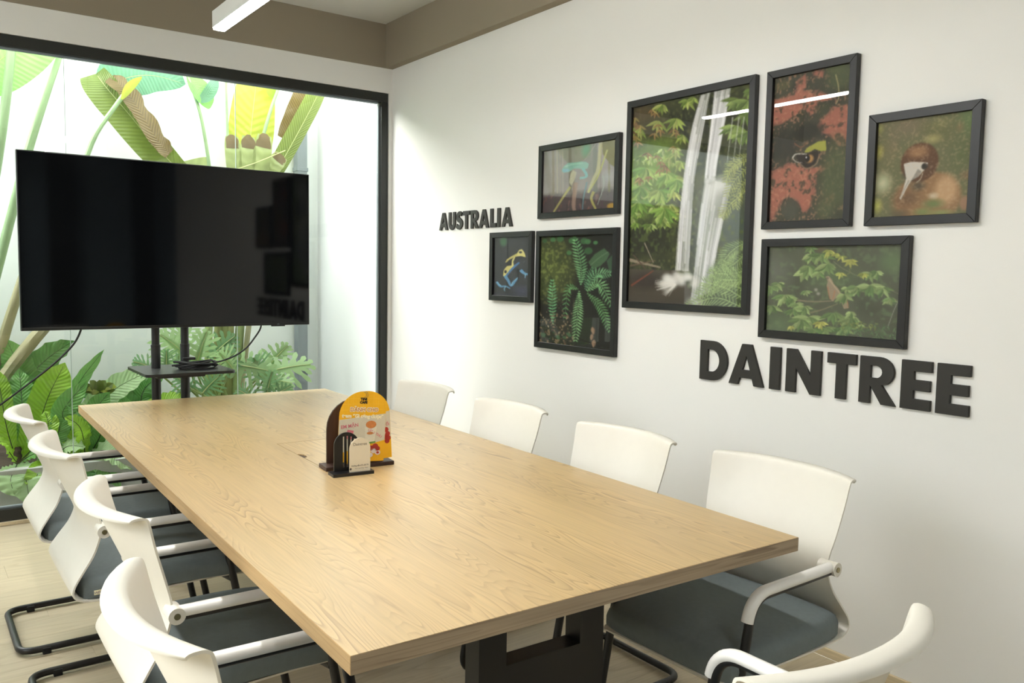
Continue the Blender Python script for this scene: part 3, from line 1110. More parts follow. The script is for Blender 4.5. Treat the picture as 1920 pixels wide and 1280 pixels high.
def paint_waterfall():
    q = crop_quad([(1184.5, 197.5), (1403, 157), (1391, 580), (1174.5, 566.5)], 1150, 120, 2.611)
    c = Canvas(170, 250, q, 3)
    c.fill((48, 52, 32))
    n1, n2, n3 = c.noise(9, 6, 1), c.noise(24, 16, 2), c.noise(60, 44, 3, 2)
    c.mix((n1 - .35) * 2.2, (74, 78, 40))
    c.mix((n2 - .5) * 3, (30, 34, 24))
    c.mix((n3 - .55) * 2.5, (96, 104, 52))
    c.blob(110, 560, 210, 330, (104, 142, 44), .75, .7)
    c.blob(230, 470, 130, 160, (122, 160, 44), .7, .7)
    c.blob(120, 240, 120, 90, (92, 66, 38), .6, .8)
    c.blob(190, 310, 140, 60, (62, 54, 40), .7, .6)
    c.blob(600, 650, 120, 420, (84, 96, 74), .6, .6)
    c.blob(600, 820, 130, 160, (62, 76, 66), .6, .6)
    c.blob(150, 850, 170, 110, (38, 40, 24), .85, .5)
    G1 = [(132, 158, 58), (154, 176, 66), (108, 140, 44), (176, 186, 84)]
    G2 = [(120, 156, 52), (150, 178, 62), (94, 130, 44), (168, 190, 96)]
    for (x, y, n, ln) in ((230, 190, 6, 60), (300, 260, 7, 80), (215, 270, 6, 70), (350, 170, 5, 60), (120, 300, 5, 60), (330, 340, 5, 50), (380, 160, 4, 40)):
        c.cluster(x, y, n, ln, 16, G1, 40, 170)
    for k in range(60):
        x, y = c.r.uniform(75, 320), c.r.uniform(400, 780)
        c.cluster(x, y, 5, c.r.uniform(30, 62), 14, G2 if x < 260 else G1, 20, 160)
    for (x, y) in ((120, 590), (215, 610), (250, 530), (240, 700), (110, 660), (150, 500), (300, 560)):
        c.cluster(x, y, 9, 80, 22, [(128, 168, 60), (158, 186, 80), (104, 148, 52)], 10, 170)
    for k in range(26):
        c.cluster(c.r.uniform(80, 300), c.r.uniform(200, 560), 3, 36, 9, [(150, 112, 60), (160, 140, 66), (130, 92, 52)], 20, 160)
    c.mix(np.clip((c.noise(40, 30, 7, 2) - .55) * 4, 0, .6) * (np.arange(c.h)[:, None] > c.h * .56) * (np.arange(c.h)[:, None] < c.h * .74), (88, 104, 40))
    # pool and driftwood
    c.poly([(60, 1000), (300, 1010), (420, 1180), (640, 1230), (40, 1200)], (74, 66, 54), .95)
    c.blob(150, 1060, 130, 60, (52, 44, 36), .8, .7)
    for a, b, w, col in (((70, 955), (225, 995), 16, (150, 132, 108)), ((75, 985), (200, 960), 8, (104, 80, 62)), ((80, 1085), (190, 1010), 10, (130, 60, 40)), ((145, 870), (190, 972), 5, (170, 150, 130)),
                         ((90, 930), (150, 1000), 9, (84, 64, 50))):
        c.stroke([a, b], w, col, .9, w * .5)
    # the falls: many soft streaks
    A = [((418, 150), (372, 330), (335, 560), (310, 800), (296, 1010)), ((462, 136), (425, 330), (388, 560), (372, 800), (362, 1015))]
    B = [((482, 135), (462, 330), (438, 560), (430, 800), (380, 1160)), ((562, 112), (520, 330), (486, 560), (540, 590), (480, 1080))]
    B2 = [((440, 555), (420, 700), (400, 900), (385, 1050), (372, 1165)), ((565, 590), (540, 720), (500, 900), (480, 1020), (468, 1120))]
    base = (224, 223, 218)
    for S_, lim in ((A, 1), (B, .55), (B2, 1)):
        l_, r_ = [tuple(v) for v in catmull(S_[0], 24)], [tuple(v) for v in catmull(S_[1], 24)]
        k = int(24 * lim)
        c.poly(l_[:k] + r_[:k][::-1], (168, 170, 162), .78)
        for s in range(46):
            t = c.r.rand()
            col = np.array(base) * c.r.uniform(.74, 1.18) + np.array((0, 0, 6))
            i0 = c.r.randint(0, max(1, k - 8))
            i1 = min(k, i0 + c.r.randint(6, 20))
            pts = [((1 - t) * l_[i][0] + t * r_[i][0], (1 - t) * l_[i][1] + t * r_[i][1]) for i in range(i0, i1)]
            if len(pts) > 3:
                c.stroke(pts[::2] if len(pts) > 6 else pts, c.r.uniform(3, 13), col, .42)
    c.blob(430, 800, 70, 300, (206, 212, 220), .3, .9)
    c.blob(505, 590, 78, 60, (222, 222, 216), .8, .8)
    c.blob(470, 640, 60, 90, (222, 222, 218), .6, .9)
    for k in range(36):
        a = c.r.uniform(PI * .75, PI * 2.1)
        r = c.r.uniform(10, 80)
        c.blob(310 + r * math.cos(a) * 1.05, 1070 + r * math.sin(a) * .8, 30, 26, (232, 230, 222), .5, .9)
    for k in range(22):
        a = c.r.uniform(PI * .55, PI * 1.15)
        c.stroke([(300, 1080), (300 + 105 * math.cos(a), 1080 + 66 * math.sin(a))], 9, (226, 222, 212), .4, 2)
    c.blob(395, 1170, 60, 40, (214, 212, 206), .7, .9)
    # right bank leaves and tree ferns
    for (x, y, n, ln) in ((590, 170, 7, 90), (640, 180, 6, 80), (580, 300, 7, 80), (640, 240, 6, 70), (600, 330, 6, 60), (640, 330, 6, 70), (655, 130, 5, 50)):
        c.cluster(x, y, n, ln, 22, [(116, 142, 62), (138, 164, 78), (96, 124, 52)], 30, 180)
    for x in (575, 545, 600):
        c.stroke([(x + 25, 260), (x, 480)], 6, (206, 206, 200), .6, 3)
    for pts in (((655, 445), (600, 470), (548, 530)), ((655, 500), (590, 560), (545, 640)), ((650, 560), (600, 620), (590, 700)), ((655, 470), (580, 500), (540, 570)), ((650, 610), (560, 690), (525, 745))):
        c.frond(pts, 62, 13, (160, 168, 74), 5)
    c.blob(570, 1080, 150, 170, (70, 88, 50), .85, .5)
    for pts in (((650, 870), (580, 910), (525, 975)), ((640, 930), (570, 990), (475, 1030)), ((650, 1010), (570, 1030), (480, 1025)), ((640, 1110), (520, 1080), (415, 1130)), ((630, 1200), (500, 1150), (370, 1185)),
                ((640, 1160), (540, 1100), (440, 1070)), ((645, 1060), (590, 1060), (500, 1060))):
        c.frond(pts, 84, 17, (146, 176, 96), 5.5, (70, 100, 50))
    return c.result()


def paint_eye():
    q = crop_quad([(1447, 145), (1588, 118.5), (1580.5, 414), (1441, 416)], 1410, 80, 3.556)
    c = Canvas(110, 180, q, 5)
    c.fill((70, 70, 54))
    n1, n2, n3 = c.noise(10, 6, 1, 5), c.noise(30, 18, 2, 3), c.noise(70, 44, 3, 2)
    c.mix((n1 - .42) * 3, (56, 54, 46))
    red = (178, 98, 78)
    for pts in (((130, 380), (230, 350), (310, 300), (330, 210), (300, 330), (420, 330), (520, 370), (420, 400), (330, 430), (270, 470), (200, 520), (130, 540)),
                ((420, 560), (440, 520), (520, 440), (600, 420), (625, 680), (560, 680), (500, 620), (440, 600)),
                ((120, 860), (240, 800), (360, 840), (430, 840), (520, 780), (530, 800), (420, 880), (400, 1000), (370, 1090), (340, 1140), (300, 1060), (230, 1010), (180, 1060), (120, 1190)),
                ((470, 1090), (510, 1020), (530, 1010), (520, 1060), (480, 1100)), ((280, 260), (320, 210), (330, 290), (280, 300)), ((390, 190), (440, 190), (430, 230), (380, 220)), ((330, 430), (400, 390), (410, 450), (370, 480))):
        for k in range(4):
            j = [(x + c.r.uniform(-16, 16), y + c.r.uniform(-16, 16)) for x, y in pts]
            c.poly(j, np.array(red) * c.r.uniform(.88, 1.1), .5)
    c.mix(np.clip((n2 - .56) * 6, 0, .75), (62, 64, 46))
    c.mix(np.clip((n3 - .62) * 6, 0, .6), (196, 128, 96))
    for x, y, rx, ry, col, a in ((560, 230, 130, 130, (74, 86, 52), .8), (180, 280, 70, 40, (96, 92, 52), .5), (540, 900, 140, 330, (84, 96, 58), .7), (200, 680, 110, 160, (52, 52, 46), .85), (350, 590, 130, 80, (44, 44, 38), .9),
                                 (250, 1110, 70, 90, (72, 74, 62), .9), (470, 1120, 80, 90, (82, 92, 58), .6), (450, 450, 60, 60, (70, 74, 48), .6), (520, 160, 90, 60, (88, 96, 56), .7)):
        c.blob(x, y, rx, ry, col, a, .55)
    c.stroke([(525, 215), (545, 300), (548, 370), (530, 415)], 9, (186, 166, 108), .8, 5)
    c.poly([(330, 730), (350, 700), (420, 660), (470, 655), (475, 720), (440, 725), (400, 708), (360, 730)], (166, 166, 56), .95)
    c.poly([(300, 800), (280, 750), (300, 735), (350, 740), (420, 720), (425, 760), (400, 810), (350, 840), (320, 830)], (44, 36, 34), .95)
    c.stroke([(256, 765), (280, 740), (350, 742)], 10, (206, 200, 188), .9, 5)
    c.stroke([(256, 765), (280, 790), (320, 800)], 8, (196, 190, 180), .7, 4)
    c.blob(365, 772, 34, 34, (196, 140, 70), .9, .4)
    c.blob(352, 770, 20, 28, (24, 22, 22), 1, .3)
    c.blob(345, 762, 6, 8, (220, 220, 220), 1, .5)
    c.stroke([(300, 800), (350, 838), (410, 810), (428, 760)], 8, (150, 120, 92), .8)
    c.stroke([(265, 665), (310, 695), (345, 670)], 8, (140, 84, 58), .8)
    return c.result()


def paint_bird():
    q = crop_quad([(1642, 228.5), (1821, 207), (1811.5, 403.5), (1637, 408)], 1600, 170, 4.741)
    c = Canvas(112, 118, q, 9)
    c.fill((104, 104, 66))
    for x, y, rx, ry, col, a in ((460, 310, 280, 170, (124, 108, 82), .8), (250, 560, 130, 200, (110, 104, 66), .7), (720, 360, 200, 180, (104, 104, 58), .8), (1000, 260, 150, 220, (96, 122, 66), .9), (950, 560, 180, 240, (88, 100, 56), .8),
                                 (680, 430, 110, 60, (190, 176, 104), .7), (210, 330, 50, 70, (170, 170, 80), .7), (215, 540, 50, 90, (190, 180, 60), .7), (250, 820, 110, 130, (206, 206, 160), .8), (205, 1020, 60, 90, (190, 190, 70), .8),
                                 (760, 290, 120, 60, (130, 130, 76), .6), (920, 330, 50, 70, (150, 108, 74), .5), (980, 760, 90, 60, (140, 96, 66), .6), (330, 480, 80, 160, (124, 104, 76), .5)):
        c.blob(x, y, rx, ry, col, a, .9)
    c.blob(640, 960, 320, 250, (150, 108, 66), 1, .14)
    c.blob(800, 890, 130, 170, (198, 154, 106), .9, .5)
    c.blob(420, 980, 130, 160, (140, 96, 58), .8, .7)
    c.blob(470, 960, 170, 110, (104, 76, 50), .7, .8)
    c.blob(565, 640, 176, 184, (98, 62, 38), 1, .1)
    c.blob(550, 545, 130, 76, (160, 112, 70), .9, .7)
    c.blob(640, 700, 90, 90, (92, 62, 42), .8, .8)
    c.blob(470, 760, 70, 110, (70, 66, 54), .7, .8)
    c.blob(560, 850, 90, 60, (72, 66, 50), .8, .8)
    c.poly([(432, 652), (500, 634), (600, 640), (640, 645), (640, 680), (600, 720), (560, 770), (500, 800), (470, 850), (410, 975), (402, 960), (430, 880), (455, 780), (440, 700)], (206, 200, 188), .95)
    c.poly([(500, 800), (555, 700), (590, 720), (560, 770)], (120, 112, 100), .7)
    c.stroke([(480, 800), (440, 880), (408, 970)], 14, (150, 142, 130), .8, 6)
    c.blob(612, 675, 32, 32, (54, 46, 40), 1, .2)
    c.blob(606, 668, 18, 18, (30, 26, 24), 1, .3)
    c.stroke([(600, 735), (580, 790), (545, 820)], 7, (196, 186, 160), .8)
    n3 = c.noise(60, 56, 3, 2)
    c.mix(np.clip((n3 - .6) * 2.4, 0, .25), (214, 180, 140))
    for x, y, rx, ry, col, a in ((690, 1010, 130, 60, (104, 124, 66), .9), (600, 1080, 110, 50, (120, 138, 72), .9), (760, 1090, 150, 40, (140, 156, 84), .8), (690, 940, 60, 40, (206, 190, 160), .8), (400, 1090, 120, 50, (96, 82, 56), .8)):
        c.blob(x, y, rx, ry, col, a, .8)
    c.blob(965, 1010, 52, 80, (164, 118, 88), .9, .4)
    return c.result()


def paint_iguana():
    q = crop_quad([(1439, 459), (1687, 457.5), (1679.5, 641), (1433.5, 619.5)], 1400, 430, 5.334)
    c = Canvas(176, 132, q, 13)
    c.fill((78, 84, 64))
    n1, n2 = c.noise(5, 7, 1, 4), c.noise(18, 26, 2, 3)
    c.mix((n1 - .45) * 2.4, (64, 72, 52))
    c.blob(260, 420, 260, 260, (98, 102, 92), .8, .9)
    c.blob(1420, 320, 190, 170, (92, 124, 74), .75, .8)
    c.blob(850, 480, 380, 180, (84, 112, 66), .6, .9)
    c.blob(300, 950, 230, 180, (96, 126, 80), .7, .9)
    c.blob(1250, 820, 250, 160, (62, 66, 48), .8, .9)
    c.blob(720, 190, 90, 40, (120, 84, 56), .5, .9)
    c.mix(np.clip((n2 - .56) * 3, 0, .5), (104, 130, 82))
    for x, y in ((672, 600), (695, 640)):
        c.blob(x, y, 26, 24, (190, 180, 172), .7, .8)
    for pts, w, col in (((( 480, 705), (650, 722), (850, 716)), 16, (138, 124, 96)), (((620, 836), (750, 800), (890, 745)), 14, (128, 116, 84)), (((1510, 670), (1450, 800), (1382, 995)), 10, (150, 148, 138)),
                        (((840, 310), (940, 390), (1150, 500)), 5, (140, 132, 104)), (((1240, 540), (1400, 610), (1510, 660)), 5, (140, 130, 110)), (((1000, 390), (1005, 430), (950, 465)), 5, (140, 140, 70))):
        c.stroke(pts, w, col, .9, w * .6)
    c.poly([(768, 470), (800, 462), (832, 500), (850, 545), (890, 585), (925, 640), (960, 680), (990, 740), (1000, 790), (950, 800), (930, 740), (900, 700), (870, 690), (845, 720), (815, 700), (800, 640), (778, 560), (790, 520)], (156, 134, 106), .95)
    c.stroke([(800, 490), (850, 560), (910, 640), (960, 720)], 16, (194, 168, 128), .7, 6)
    c.stroke([(790, 570), (800, 640), (815, 700)], 14, (178, 110, 72), .8, 8)
    c.stroke([(860, 610), (850, 670), (835, 700)], 12, (186, 112, 66), .8, 8)
    c.stroke([(975, 700), (990, 750), (990, 795)], 14, (180, 112, 70), .8, 5)
    c.blob(785, 485, 16, 14, (110, 96, 80), .9, .4)
    LG = [(112, 146, 78), (136, 166, 92), (94, 130, 66), (152, 178, 104)]
    LY = [(176, 178, 70), (196, 196, 84), (150, 166, 66)]
    for x, y, n, ln, wd, cols in ((610, 160, 6, 80, 30, LG), (620, 240, 6, 130, 46, LG), (560, 410, 4, 130, 56, LG), (600, 360, 6, 130, 50, LG), (720, 240, 7, 150, 44, LG), (780, 340, 8, 130, 46, LG), (800, 200, 6, 90, 24, LY), (870, 235, 5, 60, 22, LY),
                                  (930, 260, 5, 70, 20, LY), (1010, 300, 7, 90, 26, LY), (915, 430, 7, 70, 22, LY), (700, 420, 5, 80, 36, LG),
                                  (300, 530, 8, 90, 30, LG), (220, 560, 6, 110, 40, LG), (360, 650, 9, 130, 40, LG), (230, 760, 7, 120, 40, LG), (440, 690, 6, 70, 34, LG), (480, 740, 7, 90, 36, LG), (560, 770, 8, 110, 38, LG), (450, 800, 6, 90, 34, LG), (570, 610, 7, 70, 22, LG),
                                  (600, 880, 9, 160, 56, LG), (520, 900, 6, 140, 50, LG), (840, 840, 9, 130, 46, LG), (760, 990, 8, 130, 40, LG), (1010, 890, 8, 140, 60, LG), (1020, 830, 5, 80, 34, LG), (720, 930, 6, 80, 30, LY), (940, 990, 7, 120, 40, LG), (650, 1000, 7, 90, 36, LG),
                                  (980, 580, 7, 80, 30, LG), (950, 650, 7, 110, 44, LG), (1070, 570, 7, 110, 50, LG), (1200, 560, 7, 150, 56, LG), (1200, 430, 8, 110, 40, LG), (1270, 420, 6, 90, 30, LG), (1330, 590, 7, 110, 36, LG), (1400, 690, 7, 90, 36, LG), (1140, 440, 5, 70, 26, LY),
                                  (430, 970, 3, 60, 26, LY), (1120, 960, 4, 60, 26, LG)):
        c.cluster(x, y, n, ln, wd, cols, 5, 175, 12)
    for k in range(90):
        x = c.r.uniform(850, 1500)
        y = c.r.uniform(1000, 1120) - (1100 - x) * -.02
        c.leaf(x, y, c.r.uniform(200, 340), c.r.uniform(30, 70), 9, np.array((88, 128, 74)) * c.r.uniform(.7, 1.25))
    for k in range(30):
        c.leaf(c.r.uniform(880, 1280), c.r.uniform(930, 990), c.r.uniform(0, 180), 44, 12, np.array((120, 134, 62)) * c.r.uniform(.8, 1.2))
    c.im = c.im * .9 + np.array((128, 132, 118)) * .1  # even grey-green wash: reflected haze of the glass painted into the print
    return c.result()


def paint_fern():
    q = crop_quad([(1012, 441), (1147, 437), (1141.5, 659.5), (1008, 641)], 900, 410, 4.571)
    c = Canvas(112, 150, q, 17)
    c.fill((34, 34, 28))
    n1, n2, n3 = c.noise(16, 12, 1, 4), c.noise(50, 38, 2, 2), c.noise(8, 6, 5, 3)
    Y, X = np.mgrid[0:c.h, 0:c.w]
    moss = np.clip(1.15 - ((X / c.w - .12) / .42) ** 2 - ((Y / c.h - .30) / .34) ** 2, 0, 1)
    c.mix(moss * (.55 + n1 * .6), (78, 92, 36))
    c.mix(moss * np.clip((n2 - .5) * 5, 0, .7), (122, 134, 58))
    c.mix(moss * np.clip((n3 - .55) * 4, 0, .7), (44, 54, 24))
    low = np.clip((Y / c.h - .55) * 5, 0, 1)
    c.mix(low * np.clip((n2 - .6) * 8, 0, .8) * (X < c.w * .5), (150, 120, 84))
    for x, y, s in ((670, 165, 34), (770, 180, 34), (870, 185, 36), (905, 270, 40), (965, 200, 22), (745, 285, 26), (610, 170, 26), (900, 190, 30), (540, 180, 24), (790, 160, 22)):
        c.blob(x, y, s, s * .85, np.array((58, 108, 58)) * c.r.uniform(.85, 1.2), .95, .25)
    c.poly([(905, 370), (960, 300), (1040, 250), (1085, 300), (1060, 350), (1010, 400), (950, 430)], (64, 98, 62), .95)
    c.poly([(1060, 360), (1115, 300), (1120, 500), (1080, 440)], (54, 86, 56), .9)
    c.stroke([(920, 400), (1000, 330), (1075, 280)], 5, (110, 140, 100), .7)
    G = (72, 138, 78)
    c.frond([(845, 560), (845, 400), (800, 185)], 86, 17, (110, 176, 108), 14, (40, 90, 50), 75)
    c.frond([(610, 900), (605, 720), (605, 530)], 62, 15, (104, 180, 116), 13, (40, 90, 50), 75)
    c.frond([(830, 620), (820, 800), (800, 1040)], 78, 20, (128, 190, 116), 11, (50, 100, 50), 70)
    c.frond([(900, 620), (1000, 560), (1110, 760)], 86, 17, (122, 186, 112), 11, (40, 90, 50), 70)
    c.frond([(890, 610), (960, 480), (1080, 470)], 84, 14, (108, 174, 112), 11, (40, 90, 50), 70)
    c.frond([(900, 640), (1010, 760), (1085, 960)], 74, 17, (104, 170, 92), 11, (40, 90, 50), 70)
    c.frond([(820, 600), (740, 600), (710, 840)], 62, 14, (92, 156, 86), 10, (40, 90, 50), 65)
    c.frond([(880, 600), (900, 520), (940, 430)], 60, 11, (80, 140, 90), 8, (40, 90, 50), 65)
    for x, y, a, l_, w_ in ((940, 930, 80, 70, 34), (940, 990, 100, 60, 30), (955, 1040, 95, 70, 36)):
        c.leaf(x, y, a, l_, w_, (140, 104, 72), (170, 130, 96))
    for k in range(34):
        x, y = c.r.uniform(510, 780), c.r.uniform(800, 1090)
        c.leaf(x, y, c.r.uniform(0, 360), c.r.uniform(10, 26), 8, [(176, 140, 90), (60, 110, 64), (190, 170, 130), (120, 70, 48)][c.r.randint(4)])
    for k in range(8):
        c.blob(c.r.uniform(520, 760), c.r.uniform(980, 1070), 20, 16, (56, 96, 58), .9, .3)
    return c.result()


def paint_frog():
    q = crop_quad([(925, 444.5), (986.5, 442.5), (985.5, 558.5), (924, 554)], 900, 410, 4.571)
    c = Canvas(70, 96, q, 21)
    c.fill((34, 32, 38))
    n1 = c.noise(8, 6, 1, 3)
    c.mix((n1 - .5) * 3, (22, 20, 26))
    c.blob(330, 620, 110, 70, (58, 60, 100), .6, .9)
    c.blob(185, 190, 40, 60, (60, 130, 70), .7, .6)
    for k in range(26):
        c.blob(c.r.uniform(180, 400), c.r.uniform(200, 640), 6, 9, (90, 96, 112), .6, .7)
    bl, bl2 = (74, 140, 190), (110, 176, 214)
    yl = (218, 204, 104)
    c.stroke([(200, 490), (250, 430), (310, 375)], 30, (60, 116, 176), .95, 14)
    c.stroke([(195, 480), (225, 530), (250, 575), (295, 515)], 26, bl, .95, 12)
    c.stroke([(250, 575), (262, 545), (300, 505)], 12, bl2, .9, 5)
    c.stroke([(135, 540), (165, 580), (205, 580), (240, 600)], 20, bl, .95, 8)
    c.stroke([(205, 580), (195, 605), (200, 625)], 9, bl2, .9, 4)
    c.stroke([(170, 575), (150, 560), (138, 540)], 12, bl2, .8, 6)
    c.stroke([(320, 440), (350, 470), (385, 480)], 26, bl, .95, 16)
    c.stroke([(360, 475), (355, 510)], 9, bl2, .9, 5)
    c.stroke([(380, 470), (395, 455)], 9, bl2, .9, 5)
    c.poly([(185, 490), (190, 440), (215, 405), (250, 400), (255, 350), (290, 300), (310, 265), (330, 260), (350, 290), (360, 330), (320, 318), (280, 325), (262, 370), (268, 400), (235, 440), (215, 470), (195, 492)], yl, .97)
    c.poly([(200, 375), (215, 345), (250, 320), (300, 290), (290, 320), (240, 345), (215, 370)], (200, 186, 84), .95)
    c.blob(318, 285, 15, 11, (26, 24, 26), 1, .3)
    c.blob(235, 372, 18, 26, (26, 24, 28), 1, .3)
    c.blob(203, 452, 12, 16, (26, 24, 28), 1, .3)
    c.poly([(112, 640), (395, 650), (395, 700), (112, 690)], (46, 46, 70), .4)
    return c.result()


def paint_lizard():
    q = crop_quad([(1018, 281.5), (1151, 261), (1149, 393.5), (1015.5, 400)], 800, 220, 4.924)
    c = Canvas(110, 96, q, 25)
    c.fill((142, 134, 128))
    n1 = c.noise(5, 7, 1, 3)
    c.mix((n1 - .4) * 1.6, (120, 118, 112))
    low = (np.mgrid[0:c.h, 0:c.w][0] / c.h > .72)
    c.mix(np.clip((np.mgrid[0:c.h, 0:c.w][0] / c.h - .66) * 9, 0, .85), (66, 52, 54))
    for x, col, w in ((1155, (124, 112, 88), 20), (1190, (168, 156, 130), 14), (1215, (150, 140, 118), 10), (1305, (104, 94, 82), 26), (1240, (160, 150, 136), 12), (1530, (98, 104, 92), 40), (1655, (110, 104, 56), 18)):
        c.stroke([(x, 200), (x + 5, 700)], w, col, .7)
    c.blob(1450, 300, 60, 90, (96, 164, 140), .7, .8)
    c.blob(1490, 460, 90, 220, (110, 116, 104), .7, .8)
    c.poly([(1590, 220), (1725, 200), (1725, 480), (1660, 430), (1600, 340)], (104, 98, 22), .85)
    c.blob(1640, 560, 80, 90, (150, 156, 158), .6, .8)
    for k in range(40):
        x, y = c.r.uniform(1075, 1700), c.r.uniform(700, 870)
        c.stroke([(x, y), (x + c.r.uniform(-20, 20), y + c.r.uniform(30, 90))], 16, [(120, 74, 60), (80, 56, 70), (52, 44, 44), (140, 96, 84), (66, 76, 52)][c.r.randint(5)], .5, 6)
    for pts, w, col in ((((1580, 230), (1560, 470), (1520, 570), (1470, 700)), 34, (176, 172, 120)), (((1640, 300), (1560, 540), (1470, 700)), 14, (176, 178, 78)), (((1310, 640), (1250, 730), (1160, 875)), 22, (172, 166, 84)),
                        (((1520, 690), (1500, 760), (1540, 860)), 26, (166, 160, 76)), (((1460, 600), (1430, 740), (1420, 860)), 12, (80, 130, 140)), (((1600, 540), (1610, 640), (1555, 820)), 7, (150, 166, 150)), (((1360, 600), (1340, 800), (1350, 880)), 40, (150, 120, 104)),
                        (((1540, 240), (1440, 390)), 8, (150, 140, 132))):
        c.stroke(pts, w, col, .9, w * .7)
    t1, t2 = (116, 172, 154), (144, 196, 176)
    c.poly([(1230, 490), (1250, 450), (1290, 415), (1350, 412), (1400, 405), (1450, 410), (1475, 430), (1465, 470), (1430, 480), (1390, 470), (1340, 470), (1300, 500), (1250, 505)], t1, .97)
    c.stroke([(1420, 470), (1455, 530), (1440, 555), (1395, 560)], 26, (108, 176, 176), .95, 18)
    c.stroke([(1260, 450), (1330, 430), (1420, 420)], 18, t2, .7, 10)
    c.poly([(1300, 600), (1310, 520), (1335, 480), (1365, 510), (1350, 570), (1320, 630)], (178, 172, 140), .95)
    c.poly([(1235, 470), (1290, 470), (1310, 490), (1250, 505)], (110, 170, 190), .9)
    c.blob(1680, 830, 50, 34, (186, 140, 40), .9, .4)
    return c.result()


def picture(label, yc, zc, w, h, bar, im, rz=0.0, rx=0.0):
    t = thing('framed_picture', label, 'picture', (X1, yc, zc - h / 2), 0, 'framed nature photographs on the wall')
    t.rotation_euler = (rx, 0, 0)
    D = 0.026
    rails = (((-w / 2, 0), (w / 2, 0), (w / 2 - bar, bar), (-w / 2 + bar, bar)), ((w / 2, 0), (w / 2, h), (w / 2 - bar, h - bar), (w / 2 - bar, bar)),
             ((w / 2, h), (-w / 2, h), (-w / 2 + bar, h - bar), (w / 2 - bar, h - bar)), ((-w / 2, h), (-w / 2, 0), (-w / 2 + bar, bar), (-w / 2 + bar, h - bar)))
    for rl in rails:
        o = MB().prism(rl, 0.0015, D, frame=lambda a, b, c: (-c, -a, b)).build('frame_rail', 'frame_black', t)
        md = o.modifiers.new('soft_edge', 'BEVEL')
        md.width = 0.0012
        md.segments = 1
        md.limit_method = 'ANGLE'
    iw, ih = w - 2 * bar + 0.004, h - 2 * bar + 0.004
    H_, W_ = im.shape[:2]
    ys = np.linspace(iw / 2, -iw / 2, W_ + 1)
    zs = np.linspace(bar - 0.002 + ih, bar - 0.002, H_ + 1)
    co = np.zeros((H_ + 1, W_ + 1, 3))
    co[..., 0] = -0.012
    co[..., 1] = ys[None, :]
    co[..., 2] = zs[:, None]
    i, j = np.mgrid[0:H_, 0:W_]
    n = W_ + 1
    quads = np.stack([i * n + j, (i + 1) * n + j, (i + 1) * n + j + 1, i * n + j + 1], -1).reshape(-1, 4)
    me = bpy.data.meshes.new('print')
    me.vertices.add(co.size // 3)
    me.vertices.foreach_set('co', co.reshape(-1))
    me.loops.add(quads.size)
    me.loops.foreach_set('vertex_index', quads.reshape(-1).astype(np.int32))
    me.polygons.add(len(quads))
    me.polygons.foreach_set('loop_start', (np.arange(len(quads)) * 4).astype(np.int32))
    me.update(calc_edges=True)
    me.validate()
    at_ = me.color_attributes.new('ink', 'FLOAT_COLOR', 'CORNER')
    # smooth ink: average the neighbouring cells at each corner
    pad = np.pad(im, ((1, 1), (1, 1), (0, 0)), mode='edge')
    cor = (pad[:-1, :-1] + pad[1:, :-1] + pad[:-1, 1:] + pad[1:, 1:]) / 4
    cor = cor.reshape(-1, 3)[quads.reshape(-1)]
    cell = np.repeat(im.reshape(-1, 3), 4, axis=0)
    col = np.c_[cor * .6 + cell * .4, np.ones(len(cor))]
    at_.data.foreach_set('color', col.reshape(-1))
    o = bpy.data.objects.new('print', me)
    COL.objects.link(o)
    me.materials.append(MATS.get('photo_print') or print_mat('photo_print'))
    o.parent = t
    MB().box(-0.0115, -0.0020, -w / 2 + bar * .5, w / 2 - bar * .5, bar * .5, h - bar * .5).build('backing_board', 'board_back', t)
    MB().box(-0.0165, -0.0145, -iw / 2, iw / 2, bar - 0.002, bar - 0.002 + ih).build('glass_pane', 'picture_glass', t)
    return t


picture('large black-framed photograph of a waterfall among ferns', 2.542, 1.750, 0.726, 0.955, 0.030, paint_waterfall(), rx=0.0)
picture('black-framed photograph of a reptile eye in red and green', 1.934, 1.920, 0.383, 0.609, 0.028, paint_eye())
picture('black-framed photograph of a brown bird with a pale beak', 1.495, 1.806, 0.383, 0.385, 0.030, paint_bird())
picture('black-framed photograph of an iguana on a leafy branch', 1.817, 1.383, 0.606, 0.388, 0.030, paint_iguana())
picture('black-framed photograph of green fern fronds on dark ground', 3.264, 1.341, 0.628, 0.621, 0.030, paint_fern())
picture('small black-framed photograph of a blue and yellow frog', 3.815, 1.461, 0.400, 0.387, 0.030, paint_frog())
picture('black-framed photograph of a pale teal lizard on a twig', 3.261, 1.906, 0.618, 0.382, 0.030, paint_lizard())

# ------------------------------------------------------------------ menu stand and sign on the table
RZ = math.radians(-6)
ms = thing('menu_stand', 'dark walnut arched stand holding hanging menu cards', 'stand', (1.272, 2.625, TZ), RZ)
xy = lambda a, b, t: (a, -t, b)
MB().box(-0.123, 0.123, -0.035, 0.045, 0.0, 0.014, bev=0.003).build('base', 'walnut', ms)
MB().prism(arch(0.205, 0.235), -0.028, -0.020, frame=xy).build('arched_board', 'walnut', ms)
for dx in (-0.05, 0.05):
    MB().box(dx - 0.02, dx + 0.02, 0.018, 0.040, 0.014, 0.03, bev=0.002).build('wedge', 'walnut', ms)


